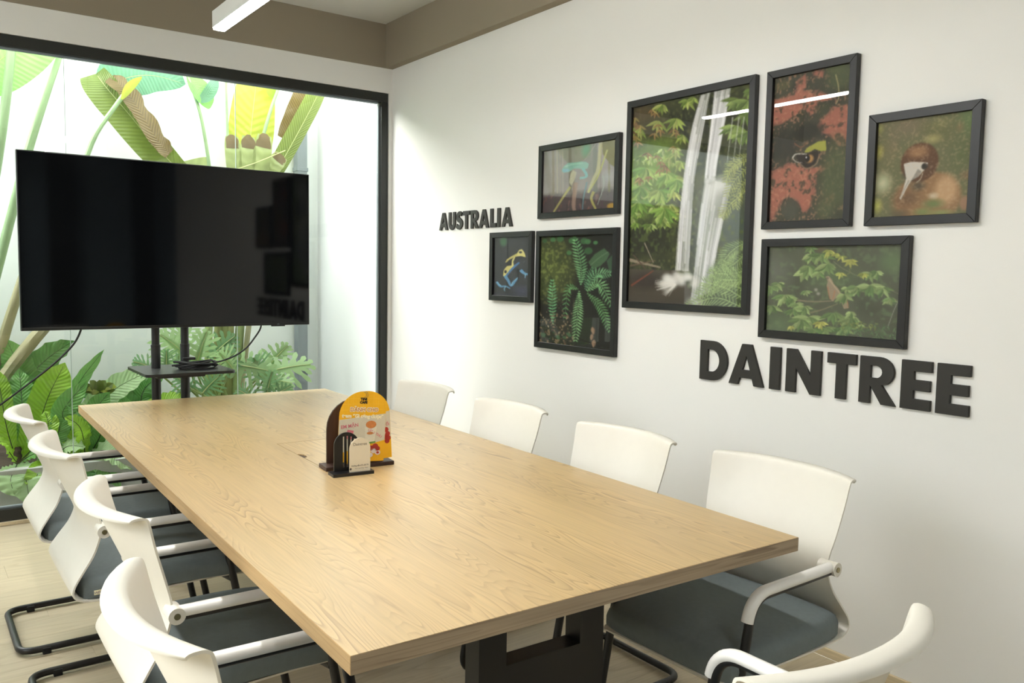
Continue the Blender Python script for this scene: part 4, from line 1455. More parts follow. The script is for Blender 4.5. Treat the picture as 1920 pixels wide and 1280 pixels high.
def card(label, dx, dz, tilt, t0, w, h, full):
    m = thing('menu_card', label, 'card', (0, 0, 0), 0, 'menu cards on the walnut stand')
    c, s = math.cos(tilt), math.sin(tilt)
    top = h
    base = ms.matrix_basis @ Vector((dx, 0, dz))
    m.location = base
    m.rotation_euler = (0, 0, RZ)

    def fr(a, b, t):
        b2 = b - top
        return (a * c - b2 * s, -(t0 + t), b2 * c + a * s + top)
    o = arch(w, h, 20)
    MB().prism(o, 0.0, 0.0008, frame=fr).build('card_sheet', 'card_yellow', m)
    # cream panel with a slanting upper edge
    pan = [(-w / 2 + .0005, h * .60), (w / 2 - .0005, h * .68), (w / 2 - .0005, h * .30), (w * .12, h * .24), (-w / 2 + .0005, h * .12)]
    MB().prism(pan, 0.0008, 0.0011, frame=fr).build('cream_panel', 'card_cream', m)
    for k in range(-4, 5):
        x = k * 0.018
        zt = h - w / 2 + math.sqrt(max(0, (w / 2) ** 2 - x * x)) - 0.002
        MB().prism([(x - .0004, h * .70), (x + .0004, h * .70), (x + .0004, zt), (x - .0004, zt)], 0.0008, 0.0010, frame=fr).build('grid_line', 'card_grid', m)
    for z in (h * .74, h * .82, h * .90):
        hw = math.sqrt(max(0, (w / 2) ** 2 - max(0, z - (h - w / 2)) ** 2)) - 0.002
        MB().prism([(-hw, z - .0004), (hw, z - .0004), (hw, z + .0004), (-hw, z + .0004)], 0.0008, 0.0010, frame=fr).build('grid_line', 'card_grid', m)
    if full:
        fl = lambda a0, b0: (lambda a, b, t: fr(a + a0, b + b0, 0.0012 + t))
        text('TiNi', 0.0125, fl(0, h * .872), 'ink_black', m, bold=0.0009)
        text('CAFE', 0.0110, fl(0, h * .828), 'ink_black', m, bold=0.0009)
        text('DÀNH CHO', 0.0185, fl(0.004, h * .715), 'ink_white', m, bold=0.0022, rot=-0.03)
        text('DÀNH CHO', 0.0185, lambda a, b, t: fr(a + .004, b + h * .715, 0.0019 + t), 'drink_amber', m, bold=0.0002, rot=-0.03)
        text('team “Gì cũng được”', 0.0168, fl(0, h * .625), 'ink_white', m, bold=0.0009, rot=-0.04)
        text('EM MẬN', 0.0165, fl(-0.045, h * .49), 'ink_pink', m, bold=0.0004, rot=0.12)
        text('ỨC 1 THU', 0.0125, fl(0.045, h * .385), 'ink_pink', m, bold=0.0003, rot=-0.5)
        # drinks and lychees printed on the card
        def disc(a, b, r, mm, name, sy=1.0, lay=0.0013):
            MB().prism([(a + r * math.cos(2 * PI * k / 16), b + r * sy * math.sin(2 * PI * k / 16)) for k in range(16)], lay, lay + 0.0003, frame=fr).build(name, mm, m)
        MB().prism([(0.012, .062), (0.045, .062), (0.052, .12), (0.010, .12)], 0.0012, 0.0015, frame=fr).build('printed_glass', 'drink_pale', m)
        disc(0.031, .128, 0.019, 'drink_amber', 'printed_topping', .7, .0016)
        disc(0.029, .098, 0.012, 'drink_amber', 'printed_topping', .4, .0016)
        MB().prism([(0.008, .058), (0.05, .064), (0.05, .070), (0.008, .065)], 0.0016, 0.0019, frame=fr).build('printed_leaf', 'ink_green', m)
        MB().prism([(-0.062, .082), (-0.036, .078), (-0.030, .108), (-0.052, .112)], 0.0012, 0.0015, frame=fr).build('printed_drink', 'ink_pink', m)
        for a, b, r, mm in ((0.034, .046, .011, 'ink_red'), (0.05, .052, .011, 'ink_red'), (0.058, .044, .010, 'ink_red'), (0.045, .036, .010, 'fruit_white'), (0.060, .030, .010, 'fruit_white'), (0.016, .034, .009, 'fruit_white'), (0.034, .022, .009, 'fruit_white')):
            disc(a, b, r, mm, 'printed_lychee', .85, .0019)
        disc(0.060, .030, .005, 'ink_red', 'printed_stone', .8, .0023)
    else:
        for a, b in ((w * .40, .10), (w * .43, .085), (w * .38, .075), (w * .44, .07), (w * .41, .06)):
            MB().prism([(a + .009 * math.cos(2 * PI * k / 14), b + .009 * math.sin(2 * PI * k / 14)) for k in range(14)], 0.0012, 0.0015, frame=fr).build('printed_fruit', 'ink_red', m)
        text('Á ỔI', 0.013, lambda a, b, t: fr(a + w * .40, b + h * .47, 0.0013 + t), 'ink_pink', m, bold=0.0003)
    MB().tube([fr(0.002 + .004 * math.cos(k * PI / 6), h - 0.012 + .009 * math.sin(k * PI / 6), 0.003 + .006 * math.cos(k * PI / 6)) for k in range(13)], 0.0008, 6).build('ring', 'steel_screw', m)
    return m


card('yellow menu card behind, showing red fruit at its right edge', 0.018, 0.022, math.radians(3.2), 0.0292, 0.168, 0.243, False)
card('front yellow arched menu card with a drink and lychees', 0.012, 0.022, math.radians(-3.0), 0.0315, 0.168, 0.243, True)

sg = thing('room_sign', 'small black stand with a cream plaque naming the room', 'sign', (1.205, 2.533, TZ), RZ)
MB().prism(rounded(0.142, 0.058, 0.004), 0.0, 0.010).build('base', 'black_steel', sg)
ao = arch(0.086, 0.130, 16)
ao = [(a, b + 0.009) for a, b in ao]
slots = []
for a in (-0.010, 0.003, 0.016, 0.028):
    z1 = 0.009 + 0.130 - 0.043 + math.sqrt(0.043 ** 2 - a * a) - 0.012
    slots.append([(a - .0028, .022), (a + .0028, .022), (a + .0028, z1), (a - .0028, z1)])
MB().prism([(a - 0.012, b) for a, b in ao], -0.018, -0.012, frame=xy, holes=[[(a - 0.012, b) for a, b in s_] for s_ in slots]).build('slotted_back', 'black_steel', sg)
pl = MB().prism([(a + 0.024, b + 0.010) for a, b in arch(0.072, 0.113, 16)], 0.014, 0.018, frame=xy).build('plaque', 'plaque_cream', sg)
tf = lambda a0, b0: (lambda a, b, t: (a + a0, -0.0181 - t, b + b0))
text('Daintree', 0.0135, tf(0.024, 0.098), 'ink_brown', pl)
text('Hướng dẫn kết nối TV', 0.0063, tf(0.024, 0.0285), 'ink_black', pl, bold=0.0001)
text('Tini Coworking - Guest', 0.0047, tf(0.029, 0.0200), 'ink_brown', pl)
MB().prism([(-.0085 + .0045 * math.cos(2 * PI * k / 4 + PI / 2), .0205 + .0045 * math.sin(2 * PI * k / 4 + PI / 2)) for k in range(4)], 0.0181, 0.0184, frame=xy).build('wifi_mark', 'ink_brown', pl)

# ------------------------------------------------------------------ plants in the court


def leaf_mat(name, rgb, trans=0.35, rough=0.36, var=0.2, veins=26.0, vein_amp=0.07):
    """leaf: side veins follow the blade's own coordinates, light passes through"""
    m = mat(name, rgb, rough, var=var, scale=9, trans=trans)
    nt = m.node_tree
    n, l = nt.nodes, nt.links
    mx = next(q for q in n if q.type == 'MIX_RGB')
    uv = n.new('ShaderNodeUVMap')
    uv.uv_map = 'blade'
    sep = n.new('ShaderNodeSeparateXYZ')
    l.new(uv.outputs[0], sep.inputs[0])
    ab = n.new('ShaderNodeMath'); ab.operation = 'ABSOLUTE'
    l.new(sep.outputs['Y'], ab.inputs[0])
    ma = n.new('ShaderNodeMath'); ma.operation = 'MULTIPLY_ADD'
    ma.inputs[1].default_value = -0.10
    l.new(ab.outputs[0], ma.inputs[0]); l.new(sep.outputs['X'], ma.inputs[2])
    mu = n.new('ShaderNodeMath'); mu.operation = 'MULTIPLY'
    mu.inputs[1].default_value = veins * 2 * PI
    l.new(ma.outputs[0], mu.inputs[0])
    si = n.new('ShaderNodeMath'); si.operation = 'SINE'
    l.new(mu.outputs[0], si.inputs[0])
    br = n.new('ShaderNodeMath'); br.operation = 'MULTIPLY_ADD'
    br.inputs[1].default_value = vein_amp; br.inputs[2].default_value = 1.0
    l.new(si.outputs[0], br.inputs[0])
    vm = n.new('ShaderNodeVectorMath'); vm.operation = 'SCALE'
    l.new(mx.outputs[0], vm.inputs[0]); l.new(br.outputs[0], vm.inputs['Scale'])
    b = n['Principled BSDF']
    l.new(vm.outputs[0], b.inputs['Base Color'])
    for q in n:
        if q.type == 'BSDF_TRANSLUCENT':
            l.new(vm.outputs[0], q.inputs['Color'])
    bu = n.new('ShaderNodeBump')
    bu.inputs['Strength'].default_value = 0.35; bu.inputs['Distance'].default_value = 0.004
    l.new(si.outputs[0], bu.inputs['Height'])
    l.new(bu.outputs['Normal'], b.inputs['Normal'])
    return m


leaf_mat('leaf_lime', (160, 206, 66), 0.45)
leaf_mat('leaf_mid', (126, 182, 98), 0.45)
leaf_mat('leaf_deep', (92, 148, 72), 0.4)
leaf_mat('leaf_pale', (188, 218, 160), 0.45)
leaf_mat('leaf_teal', (106, 152, 122), 0.45, veins=22)
leaf_mat('leaf_olive', (116, 134, 62), 0.4, veins=34)
leaf_mat('leaf_yellow', (180, 190, 76), 0.55, veins=18, vein_amp=.05)
leaf_mat('leaf_cream', (166, 178, 122), 0.5, veins=4)
leaf_mat('leaf_brown', (120, 102, 62), 0.3, veins=30, vein_amp=.2)
leaf_mat('leaf_philo', (172, 206, 146), 0.45, veins=0)
leaf_mat('leaf_philo_deep', (128, 172, 120), 0.4, veins=0)
leaf_mat('stem_pale', (150, 178, 132), 0.1, 0.45, veins=0)
leaf_mat('stem_green', (158, 180, 110), 0.1, 0.45, veins=0)
leaf_mat('stem_olive', (140, 148, 78), 0.1, 0.5, veins=0)
leaf_mat('stem_tan', (176, 172, 132), 0.1, 0.5, veins=0)
leaf_mat('rib_pale', (206, 216, 150), 0.2, veins=0)
mat('rib_dark', (34, 36, 22), 0.5)


def px(pts):
    """(pixel x, pixel y, depth y) triples to points of the court"""
    return [at(a, b, c) for a, b, c in pts]


def smooth_path(pts, n):
    return [Vector(q) for q in catmull([tuple(p) for p in pts], n)]


def blade(name, m, parent, pts, width, face=(0, -1, 0.25), fold=0.15, wave=0.0, waves=9, n=22, shape='strap', side=(1, 1), rib=None, rib_r=0.003, tear=0.0, seed=0, roll=0.0):
    """a leaf blade along a path of points: cross-section folds at the rib and waves at the margin"""
    rr = random.Random(seed)
    path = smooth_path(pts, n)
    o0 = Vector(parent.location)
    path = [p - o0 for p in path]
    F = Vector(face).normalized()
    rows = []
    nc = 7
    ribpts = []
    prev = None
    for i, p in enumerate(path):
        t = i / (n - 1)
        tg = (path[min(i + 1, n - 1)] - path[max(i - 1, 0)]).normalized()
        nm = F - tg * F.dot(tg)
        nm = nm.normalized() if nm.length > 1e-4 else (prev or Vector((0, 0, 1)))
        prev = nm
        bi = tg.cross(nm).normalized()
        if roll:
            q = Matrix.Rotation(roll * t, 3, tg)
            nm, bi = q @ nm, q @ bi
        if shape == 'strap':
            w = (0.25 + 0.75 * min(1, t / .35)) * (1 - max(0, (t - .72) / .28) ** 2.2)
        elif shape == 'paddle':
            w = math.sin(PI * min(1, .10 + .90 * t ** .85)) ** .6 if t < 1 else 0
        elif shape == 'tip':
            w = (.9 + .1 * t) * (1 - max(0, (t - .35) / .65) ** 2 * .75)
        elif shape == 'lance':
            w = math.sin(PI * (t * .93 + .05)) ** .8
        else:
            w = 1.0 - .25 * abs(2 * t - 1) ** 3
        w = max(w, 0.02) * width / 2
        row = []
        for j in range(nc):
            u = -1 + 2 * j / (nc - 1)
            sc = side[0] if u < 0 else side[1]
            wv = wave * math.sin(t * waves * 2 * PI + (0 if u > 0 else 1.3) + seed) * abs(u) ** 2
            ed = 1.0
            if tear and abs(u) > .9:
                ed = 1 - tear * (0.5 + 0.5 * math.sin(t * waves * 2 * PI + seed * 2.1)) * rr.uniform(.4, 1)
            row.append(p + bi * (u * w * sc * ed) + nm * (fold * abs(u) * w * sc + wv))
        rows.append(row)
        ribpts.append(p - nm * 0.0 + F * 0.0015)
    o = MB().grid(rows).build(name, m, parent, smooth=True, angle=0, fix=False)
    uvl = o.data.uv_layers.new(name='blade')
    for lp in o.data.loops:
        i, j = divmod(lp.vertex_index, nc)
        uvl.data[lp.index].uv = (i / (n - 1), -1 + 2 * j / (nc - 1))
    if rib:
        k = [ribpts[i] for i in range(0, n, 2)]
        MB().tube(k, [rib_r * (1 - .7 * i / (len(k) - 1)) for i in range(len(k))], 5).build('midrib', rib, o, smooth=True)
    return o


def stalk(m, parent, pts, r0, r1=None, n=16, name='stem', sx=1.0):
    path = smooth_path(pts, n)
    o0 = Vector(parent.location)
    r1 = r0 if r1 is None else r1
    return MB().tube([p - o0 for p in path], [r0 + (r1 - r0) * i / (n - 1) for i in range(n)], 9, sx=sx).build(name, m, parent, smooth=True)


def lobed(m, parent, base, tip, width, face=(0, -1, .4), lobes=7, seed=0, droop=0.12, rib='rib_pale'):
    """deeply cut philodendron leaf: lobes spring from the rib, each lobe notched again"""
    rr = random.Random(seed)
    o0 = Vector(parent.location)
    B, Tp = Vector(base) - o0, Vector(tip) - o0
    ax = Tp - B
    L = ax.length
    ax = ax.normalized()
    F = Vector(face)
    nm = (F - ax * F.dot(ax)).normalized()
    bi = ax.cross(nm).normalized()
    mb = MB()

    def pt(a, b):
        r = math.hypot(a - .35 * L, b)
        return B + ax * a + bi * b - Vector((0, 0, 1)) * (droop * (a / L) ** 2 * L) + nm * (-0.25 * abs(b) ** 1.3 / max(width, .01) ** .3)
    spine = []
    for i in range(lobes + 1):
        spine.append(L * (i / lobes) ** 1.05 * .97)
    core = width * .10
    for s in (-1, 1):
        for i in range(lobes):
            a0, a1 = spine[i], spine[i + 1]
            t = (i + .5) / lobes
            ll = width / 2 * (math.sin(PI * (0.18 + .78 * t)) ** .75) * rr.uniform(.85, 1.15)
            ang = math.radians(112 - 88 * t + rr.uniform(-6, 6))
            am = (a0 + a1) / 2
            hw = (a1 - a0) * .50
            rows = []
            m_ = 6
            for k in range(m_ + 1):
                q = k / m_
                ca, cb = am + math.cos(ang) * ll * q, s * math.sin(ang) * ll * q
                w = hw * (1.02 - .30 * q + .34 * math.sin(q * 2.6 * PI + .5) * (0.3 < q)) * (1 - max(0, (q - .68) / .32) ** 1.6)
                w = max(w, hw * .05)
                pa, pb = -math.sin(ang), math.cos(ang) * s
                rows.append([pt(ca + pa * -w, cb + pb * -w), pt(ca, cb), pt(ca + pa * w, cb + pb * w)])
            mb.grid(rows)
    rows = [[pt(a, -core * (1 - .8 * a / L)), pt(a, 0), pt(a, core * (1 - .8 * a / L))] for a in [L * k / 10 for k in range(11)]]
    mb.grid(rows)
    o = mb.build('leaf', m, parent, smooth=True, angle=0, fix=False)
    MB().tube([pt(L * k / 8, 0) + nm * .002 for k in range(9)], [.004 * (1 - .08 * k) for k in range(9)], 5).build('midrib', rib, o, smooth=True)
    return o


SOILZ = 0.22
PG = 'plants in the court bed'
# --- tall fan palm with long leaf stalks, standing left of the television
tp = thing('travellers_palm', 'tall palm with thick pale leaf stalks rising at the left edge', 'palm', (0.28, 6.05, SOILZ))
stalk('stem_tan', tp, px([(-40, 800, 6.0), (10, 705, 5.95), (60, 640, 5.92), (92, 600, 5.9), (135, 520, 5.88)]), 0.042, 0.036, name='leaf_stalk')
stalk('stem_tan', tp, px([(-50, 760, 6.05), (-12, 690, 6.0), (20, 590, 5.98), (60, 470, 5.95)]), 0.034, 0.028, name='leaf_stalk')
stalk('stem_pale', tp, px([(-30, 600, 6.1), (8, 455, 6.08), (48, 300, 6.06), (82, 190, 6.04), (112, 100, 6.02), (135, 20, 6.0)]), 0.030, 0.020, name='leaf_stalk')
stalk('stem_pale', tp, px([(-25, 420, 5.95), (-2, 280, 5.95), (12, 180, 5.94), (22, 80, 5.92), (30, 0, 5.9)]), 0.030, 0.024, name='leaf_stalk')
blade('leaf_blade', 'leaf_mid', tp, px([(-60, 160, 6.0), (0, 112, 5.97), (70, 62, 5.95), (120, 0, 5.9)]), 0.36, face=(0.1, -1, -.3), fold=.15, shape='paddle', rib='rib_pale', seed=1)
blade('leaf_blade', 'leaf_deep', tp, px([(-40, 780, 6.1), (-60, 640, 6.05), (-90, 480, 6.0)]), 0.3, shape='paddle', seed=3)

# --- banana-leaved plant above the television
bp_ = thing('banana_plant', 'broad-leaved banana-like plant with torn leaves behind the television', 'plant', (1.62, 6.15, SOILZ))
# bundle of leaf bases below the television
for k, (xa, xb, w, m) in enumerate(((405, 414, .044, 'stem_olive'), (424, 428, .050, 'stem_olive'), (440, 452, .036, 'stem_green'), (390, 392, .030, 'stem_green'), (447, 470, .022, 'stem_tan'))):
    stalk(m, bp_, px([(xa, 770, 6.12 - .02 * k), (xa + (xb - xa) * .5, 680, 6.1 - .02 * k), (xb, 590, 6.08 - .02 * k), (xb + (xb - xa), 480, 6.1)]), w, w * .8, name='leaf_sheath')
stalk('stem_pale', bp_, px([(150, 330, 6.2), (178, 255, 6.18), (212, 205, 6.16), (240, 168, 6.15), (262, 148, 6.14)]), 0.017, 0.013, name='leaf_stalk')
blade('bract', 'leaf_yellow', bp_, px([(228, 186, 6.13), (244, 162, 6.12), (266, 144, 6.12)]), 0.055, face=(0, -1, 0), shape='lance', seed=5)
blade('leaf_blade', 'leaf_olive', bp_, px([(345, 330, 6.3), (290, 272, 6.26), (240, 212, 6.24), (200, 165, 6.26), (180, 138, 6.3)]), 0.27, face=(-.25, -1, .1), fold=.35, shape='torn', side=(1.05, .62), wave=.006, waves=5, rib='rib_pale', rib_r=.005, seed=2)
blade('leaf_blade', 'leaf_brown', bp_, px([(318, 288, 6.215), (295, 262, 6.20), (262, 208, 6.19), (232, 166, 6.2), (205, 146, 6.24)]), 0.16, face=(.35, -1, .2), fold=.06, shape='torn', wave=.010, waves=4, tear=.35, seed=4)
blade('leaf_blade', 'leaf_teal', bp_, px([(195, 168, 6.36), (240, 145, 6.3), (290, 142, 6.27), (348, 158, 6.25)]), 0.36, face=(.1, -1, -.35), fold=.12, shape='paddle', wave=.008, waves=4, side=(1.0, .75), rib='rib_pale', seed=6)
stalk('stem_pale', bp_, px([(396, 340, 6.2), (388, 280, 6.2), (376, 215, 6.2), (360, 165, 6.2), (346, 130, 6.2)]), 0.013, 0.010, name='leaf_stalk')
blade('leaf_blade', 'leaf_mid', bp_, px([(352, 140, 6.21), (368, 162, 6.2), (384, 186, 6.2), (392, 204, 6.21)]), 0.16, face=(.2, -1, .2), fold=.3, shape='lance', seed=8)
blade('leaf_blade', 'leaf_teal', bp_, px([(368, 190, 6.18), (386, 182, 6.18), (400, 160, 6.18), (404, 140, 6.2)]), 0.085, face=(0, -1, .4), shape='lance', seed=9)
stalk('stem_pale', bp_, px([(428, 330, 6.25), (427, 260, 6.25), (425, 190, 6.25), (423, 120, 6.25)]), 0.010, 0.009, name='leaf_stalk')
blade('leaf_blade', 'leaf_yellow', bp_, px([(462, 330, 6.3), (468, 270, 6.28), (474, 210, 6.28), (482, 140, 6.3), (490, 80, 6.34)]), 0.34, face=(0, -1, .1), fold=.08, shape='paddle', rib='rib_pale', seed=10)
stalk('stem_pale', bp_, px([(480, 330, 6.2), (493, 258, 6.2), (508, 205, 6.2), (522, 165, 6.2), (535, 120, 6.2)]), 0.014, 0.011, name='leaf_stalk')
blade('leaf_blade', 'leaf_lime', bp_, px([(500, 150, 6.22), (512, 172, 6.22), (520, 178, 6.22)]), 0.10, face=(0, -1, 0), shape='lance', seed=11)
# torn fan-like blade just above the screen
for k, (xa, ya, xb, yb, w, m) in enumerate(((440, 330, 434, 256, .115, 'leaf_cream'), (462, 330, 466, 256, .115, 'leaf_cream'), (486, 330, 496, 254, .13, 'leaf_cream'), (500, 326, 528, 292, .12, 'leaf_cream'))):
    blade('leaf_strip', m, bp_, px([(xa, ya, 6.02), ((xa + xb) / 2, (ya + yb) / 2, 6.0), (xb, yb, 6.02)]), w, face=(0, -1, .25), fold=.12, shape='torn', seed=20 + k, n=12)
    blade('dry_tip', 'leaf_brown', bp_, px([(xb - (xb - xa) * .30, yb + (ya - yb) * .30, 6.004), (xb - (xb - xa) * .12, yb + (ya - yb) * .12, 6.006), (xb + (xb - xa) * .03, yb - (ya - yb) * .05, 6.012)]), w * .96, face=(0, -1, .25), fold=.12, shape='tip', tear=.3, seed=30 + k, n=9)
stalk('rib_pale', bp_, px([(430, 322, 5.985), (480, 305, 5.98), (535, 282, 5.985)]), 0.005, 0.003, name='midrib')
# blade with a dry flank at the right
blade('leaf_blade', 'leaf_olive', bp_, px([(505, 345, 6.1), (536, 290, 6.08), (566, 235, 6.06), (592, 185, 6.04), (615, 130, 6.02)]), 0.20, face=(.15, -1, .15), fold=.2, shape='torn', side=(.9, .55), rib='rib_pale', seed=12)
blade('leaf_blade', 'leaf_brown', bp_, px([(535, 262, 6.15), (556, 215, 6.13), (575, 170, 6.12), (590, 130, 6.1)]), 0.17, face=(-.2, -1, 0), fold=.05, shape='torn', wave=.012, waves=4, seed=13)
blade('leaf_blade', 'leaf_cream', bp_, px([(330, 320, 6.32), (362, 312, 6.3), (392, 304, 6.3)]), 0.10, face=(0, -1, 0), shape='torn', seed=14)

# --- lobed philodendron behind the stand
ph = thing('philodendron', 'split-leaf philodendron with pale lobed leaves right of the stand', 'plant', (1.95, 5.95, SOILZ))
pbase = [at(470, 800, 5.95), at(400, 800, 5.9)]
lv = [  # base px, tip px, depth, width, material
    (352, 668, 300, 618, 5.80, .34, 'leaf_philo'), (366, 690, 388, 612, 5.78, .28, 'leaf_philo'), (392, 672, 440, 622, 5.86, .24, 'leaf_philo_deep'), (404, 692, 440, 655, 5.75, .24, 'leaf_philo_deep'),
    (440, 684, 515, 690, 5.70, .30, 'leaf_philo'), (436, 690, 410, 655, 5.68, .24, 'leaf_philo'), (492, 700, 582, 672, 5.72, .34, 'leaf_philo'), (490, 706, 476, 664, 5.74, .26, 'leaf_philo_deep'), (494, 712, 548, 712, 5.66, .24, 'leaf_philo'),
    (500, 740, 510, 690, 5.62, .22, 'leaf_philo_deep'), (505, 748, 545, 718, 5.6, .16, 'leaf_philo_deep'), (290, 692, 250, 672, 5.72, .18, 'leaf_philo_deep'), (312, 690, 312, 652, 5.75, .20, 'leaf_philo_deep'), (320, 695, 350, 668, 5.72, .22, 'leaf_philo_deep'),
    (360, 730, 330, 700, 5.66, .2, 'leaf_philo_deep'), (380, 736, 410, 700, 5.62, .2, 'leaf_philo_deep'), (500, 690, 540, 640, 5.80, .24, 'leaf_philo'), (470, 745, 445, 725, 5.6, .16, 'leaf_philo_deep'), (330, 640, 352, 600, 5.9, .24, 'leaf_philo'),]
for k, (xa, ya, xb, yb, d, w, m) in enumerate(lv):
    A, B = at(xa, ya, d), at(xb, yb, d - .06)
    lobed(m, ph, A, B, w, face=(random.uniform(-.3, .3), -1, random.uniform(.2, .8)), lobes=7, seed=k)
    root = Vector((1.75 + .4 * (k % 5) / 5, 5.95, SOILZ))
    mid = (A + root) / 2 + Vector((0, .06, .04))
    stalk('stem_green', ph, [root, mid, A], 0.010, 0.006, name='leaf_stalk')

# --- bird's-nest ferns
def nest_fern(name_label, base, leaves):
    t = thing('birds_nest_fern', name_label, 'fern', tuple(base), 0, "bird's-nest ferns in the court bed")
    for k, (pts, w, m, fc, fold, wav) in enumerate(leaves):
        blade('leaf', m, t, px(pts), w, face=fc, fold=fold, wave=wav, waves=8, n=26, shape='strap', rib='rib_dark', rib_r=.0032, seed=k)
    core = MB()
    core.tube([(0, 0, 0), (0, 0, .05), (0, 0, .10)], [.03, .035, .015], 10)
    core.build('crown', 'soil', t, smooth=True)
    return t


b1 = at(34, 868, 5.72)
b1.z = max(b1.z, SOILZ)
U = (0, -1, .3)
nest_fern("bird's-nest fern with upright lime fronds at the left, by the kerb", b1, [
    ([(34, 862, 5.72), (70, 800, 5.72), (92, 740, 5.74), (122, 680, 5.78)], .20, 'leaf_lime', U, .16, .012),
    ([(32, 862, 5.74), (44, 800, 5.76), (40, 740, 5.8), (36, 690, 5.86)], .13, 'leaf_mid', U, .15, .012),
    ([(30, 862, 5.72), (12, 800, 5.72), (2, 740, 5.76), (-8, 690, 5.8)], .11, 'leaf_lime', U, .15, .012),
    ([(40, 862, 5.76), (50, 740, 5.92), (36, 690, 5.96), (12, 636, 5.98)], .17, 'leaf_mid', U, .18, .014),
    ([(40, 862, 5.78), (46, 730, 5.98), (80, 680, 5.98), (138, 638, 5.92)], .17, 'leaf_deep', (0, -1, .8), .2, .016),
    ([(36, 866, 5.7), (66, 836, 5.66), (90, 800, 5.64), (84, 770, 5.68)], .12, 'leaf_lime', (-.3, -1, .3), .16, .012),
    ([(30, 866, 5.68), (10, 838, 5.62), (-6, 826, 5.56), (-30, 830, 5.5)], .11, 'leaf_lime', (0, -.7, 1), .16, .012),
    ([(36, 870, 5.66), (44, 880, 5.56), (50, 905, 5.46), (56, 945, 5.40)], .16, 'leaf_philo', (0, -1, .35), .12, .010),
    ([(32, 870, 5.66), (28, 880, 5.55), (20, 900, 5.47), (28, 930, 5.42)], .13, 'leaf_philo', (-.2, -1, .3), .12, .010),
    ([(38, 866, 5.7), (66, 850, 5.62), (92, 846, 5.56), (112, 862, 5.5)], .11, 'leaf_mid', (0, -.7, 1), .16, .012),
    ([(30, 860, 5.8), (8, 770, 5.95), (-14, 700, 6.0), (-40, 640, 6.0)], .15, 'leaf_deep', U, .18, .012),
])
b2 = at(150, 870, 5.75)
b2.z = max(b2.z, SOILZ)
nest_fern("bird's-nest fern with arching glossy fronds behind the left chairs", b2, [
    ([(150, 860, 5.75), (128, 790, 5.75), (140, 730, 5.78), (195, 655, 5.85)], .085, 'leaf_mid', (.3, -1, .2), .2, .010),
    ([(155, 860, 5.78), (170, 780, 5.85), (215, 730, 5.86), (282, 694, 5.84)], .17, 'leaf_pale', (0, -1, .9), .18, .014),
    ([(152, 862, 5.72), (130, 800, 5.66), (118, 770, 5.66), (165, 712, 5.7)], .13, 'leaf_mid', U, .16, .012),
    ([(158, 862, 5.72), (160, 800, 5.68), (150, 775, 5.66), (125, 758, 5.66)], .11, 'leaf_mid', (0, -.8, .7), .16, .010),
    ([(160, 862, 5.7), (156, 820, 5.6), (146, 796, 5.58), (122, 782, 5.58)], .10, 'leaf_lime', (0, -.8, .8), .16, .010),
    ([(160, 866, 5.7), (185, 846, 5.6), (215, 850, 5.54), (252, 880, 5.50)], .17, 'leaf_pale', (0, -.7, 1), .16, .014),
    ([(158, 868, 5.68), (178, 862, 5.6), (196, 876, 5.52), (226, 912, 5.46)], .14, 'leaf_mid', (0, -.8, .8), .16, .012),
    ([(156, 868, 5.68), (160, 868, 5.58), (158, 885, 5.5), (160, 915, 5.45)], .12, 'leaf_deep', (0, -1, .4), .14, .010),
    ([(162, 862, 5.75), (190, 810, 5.72), (180, 770, 5.72), (205, 735, 5.74)], .13, 'leaf_mid', U, .16, .012),
    ([(162, 862, 5.78), (210, 810, 5.76), (250, 780, 5.76), (290, 770, 5.74)], .15, 'leaf_mid', (0, -1, .8), .16, .012),
    ([(150, 866, 5.72), (120, 840, 5.66), (96, 842, 5.6), (70, 862, 5.55)], .12, 'leaf_mid', (0, -.7, 1), .16, .012),
    ([(152, 862, 5.8), (110, 790, 5.88), (92, 760, 5.9), (80, 735, 5.94)], .13, 'leaf_deep', U, .16, .012),
])
b4 = at(92, 900, 5.62)
b4.z = max(b4.z, SOILZ)
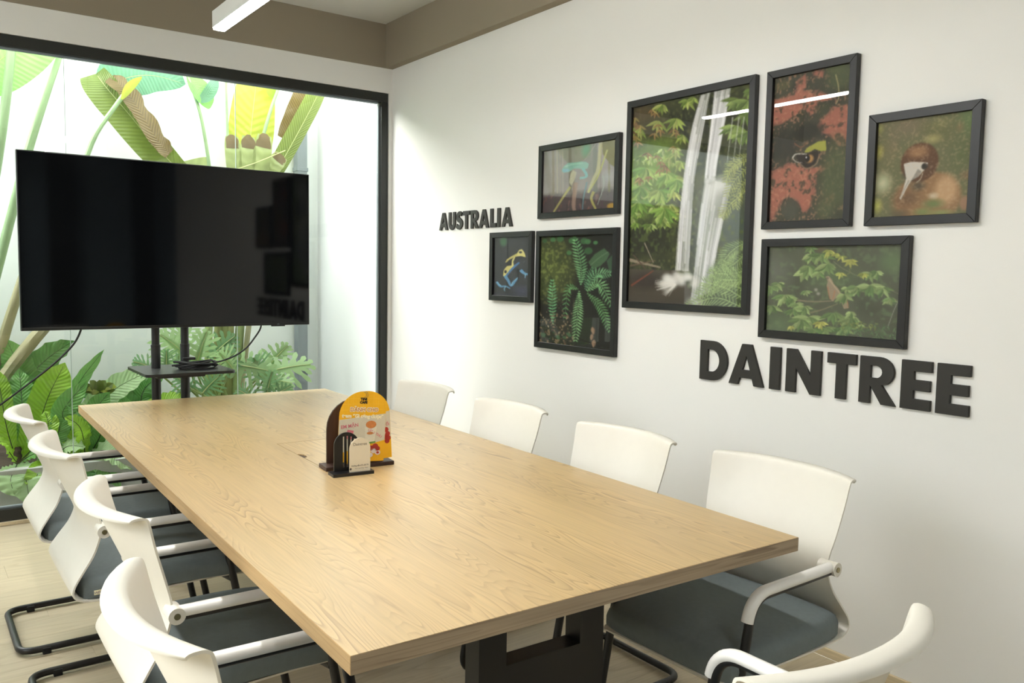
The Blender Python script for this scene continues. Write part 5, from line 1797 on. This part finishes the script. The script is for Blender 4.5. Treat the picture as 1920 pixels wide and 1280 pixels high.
nest_fern("low pale bird's-nest fern spilling over the kerb between the other ferns", b4, [
    ([(92, 890, 5.62), (112, 850, 5.6), (130, 836, 5.58), (160, 838, 5.55)], .12, 'leaf_pale', (0, -.7, 1), .16, .012),
    ([(92, 890, 5.62), (100, 840, 5.62), (112, 800, 5.64), (108, 770, 5.68)], .11, 'leaf_mid', (0, -1, .3), .16, .012),
    ([(92, 890, 5.60), (84, 850, 5.58), (70, 830, 5.58), (62, 806, 5.6)], .10, 'leaf_pale', (0, -1, .4), .16, .012),
    ([(94, 890, 5.60), (118, 876, 5.54), (138, 884, 5.48), (150, 905, 5.45)], .12, 'leaf_mid', (0, -.8, .8), .16, .012),
    ([(90, 890, 5.60), (78, 880, 5.54), (68, 895, 5.48), (66, 920, 5.45)], .12, 'leaf_lime', (0, -1, .4), .14, .012),
    ([(94, 888, 5.62), (128, 846, 5.62), (150, 812, 5.62), (150, 790, 5.64)], .11, 'leaf_lime', (0, -1, .4), .16, .012),
])
b3 = at(262, 800, 5.95)
b3.z = max(b3.z, SOILZ)
nest_fern("dark bird's-nest fern half hidden behind the table corner", b3, [
    ([(262, 800, 5.95), (240, 750, 5.98), (200, 735, 5.98), (150, 742, 5.95)], .14, 'leaf_deep', (0, -1, .9), .18, .012),
    ([(262, 800, 5.95), (266, 740, 6.0), (285, 715, 6.0), (305, 705, 5.98)], .15, 'leaf_deep', (0, -1, .8), .18, .012),
    ([(258, 800, 5.95), (232, 760, 5.9), (200, 762, 5.85), (170, 785, 5.8)], .14, 'leaf_mid', (0, -1, .9), .18, .012),
    ([(266, 800, 5.95), (290, 765, 5.9), (320, 752, 5.86), (350, 752, 5.82)], .14, 'leaf_lime', (0, -1, .9), .18, .012),
    ([(262, 800, 5.93), (250, 780, 5.8), (236, 800, 5.7), (220, 830, 5.65)], .14, 'leaf_deep', (0, -1, .7), .18, .012),
    ([(262, 800, 5.93), (276, 770, 5.8), (300, 790, 5.7), (320, 820, 5.65)], .14, 'leaf_mid', (0, -1, .7), .18, .012),
    ([(258, 800, 5.95), (215, 770, 5.94), (176, 800, 5.9), (150, 830, 5.86)], .13, 'leaf_deep', (0, -1, .8), .18, .012),
])
# croton with speckled yellow leaves
cr = thing('croton', 'yellow-speckled croton between the ferns', 'plant', tuple(at(195, 800, 5.82)))
cr.location.z = max(cr.location.z, SOILZ)
stalk('stem_green', cr, [cr.location, at(185, 760, 5.80), at(186, 735, 5.80)], .008, .005, n=8)
for k in range(11):
    a = k * 2.4
    A = at(184 + 5 * math.cos(a), 738 + 7 * (k % 3 - 1), 5.80)
    B = at(184 + 34 * math.cos(a), 726 + 14 * math.sin(a), 5.78)
    blade('leaf', 'leaf_yellow' if k % 3 == 0 else 'leaf_olive', cr, [A, (A + B) / 2 + Vector((0, 0, .015)), B], .055, face=(0, -1, .7), shape='lance', n=9, seed=k)
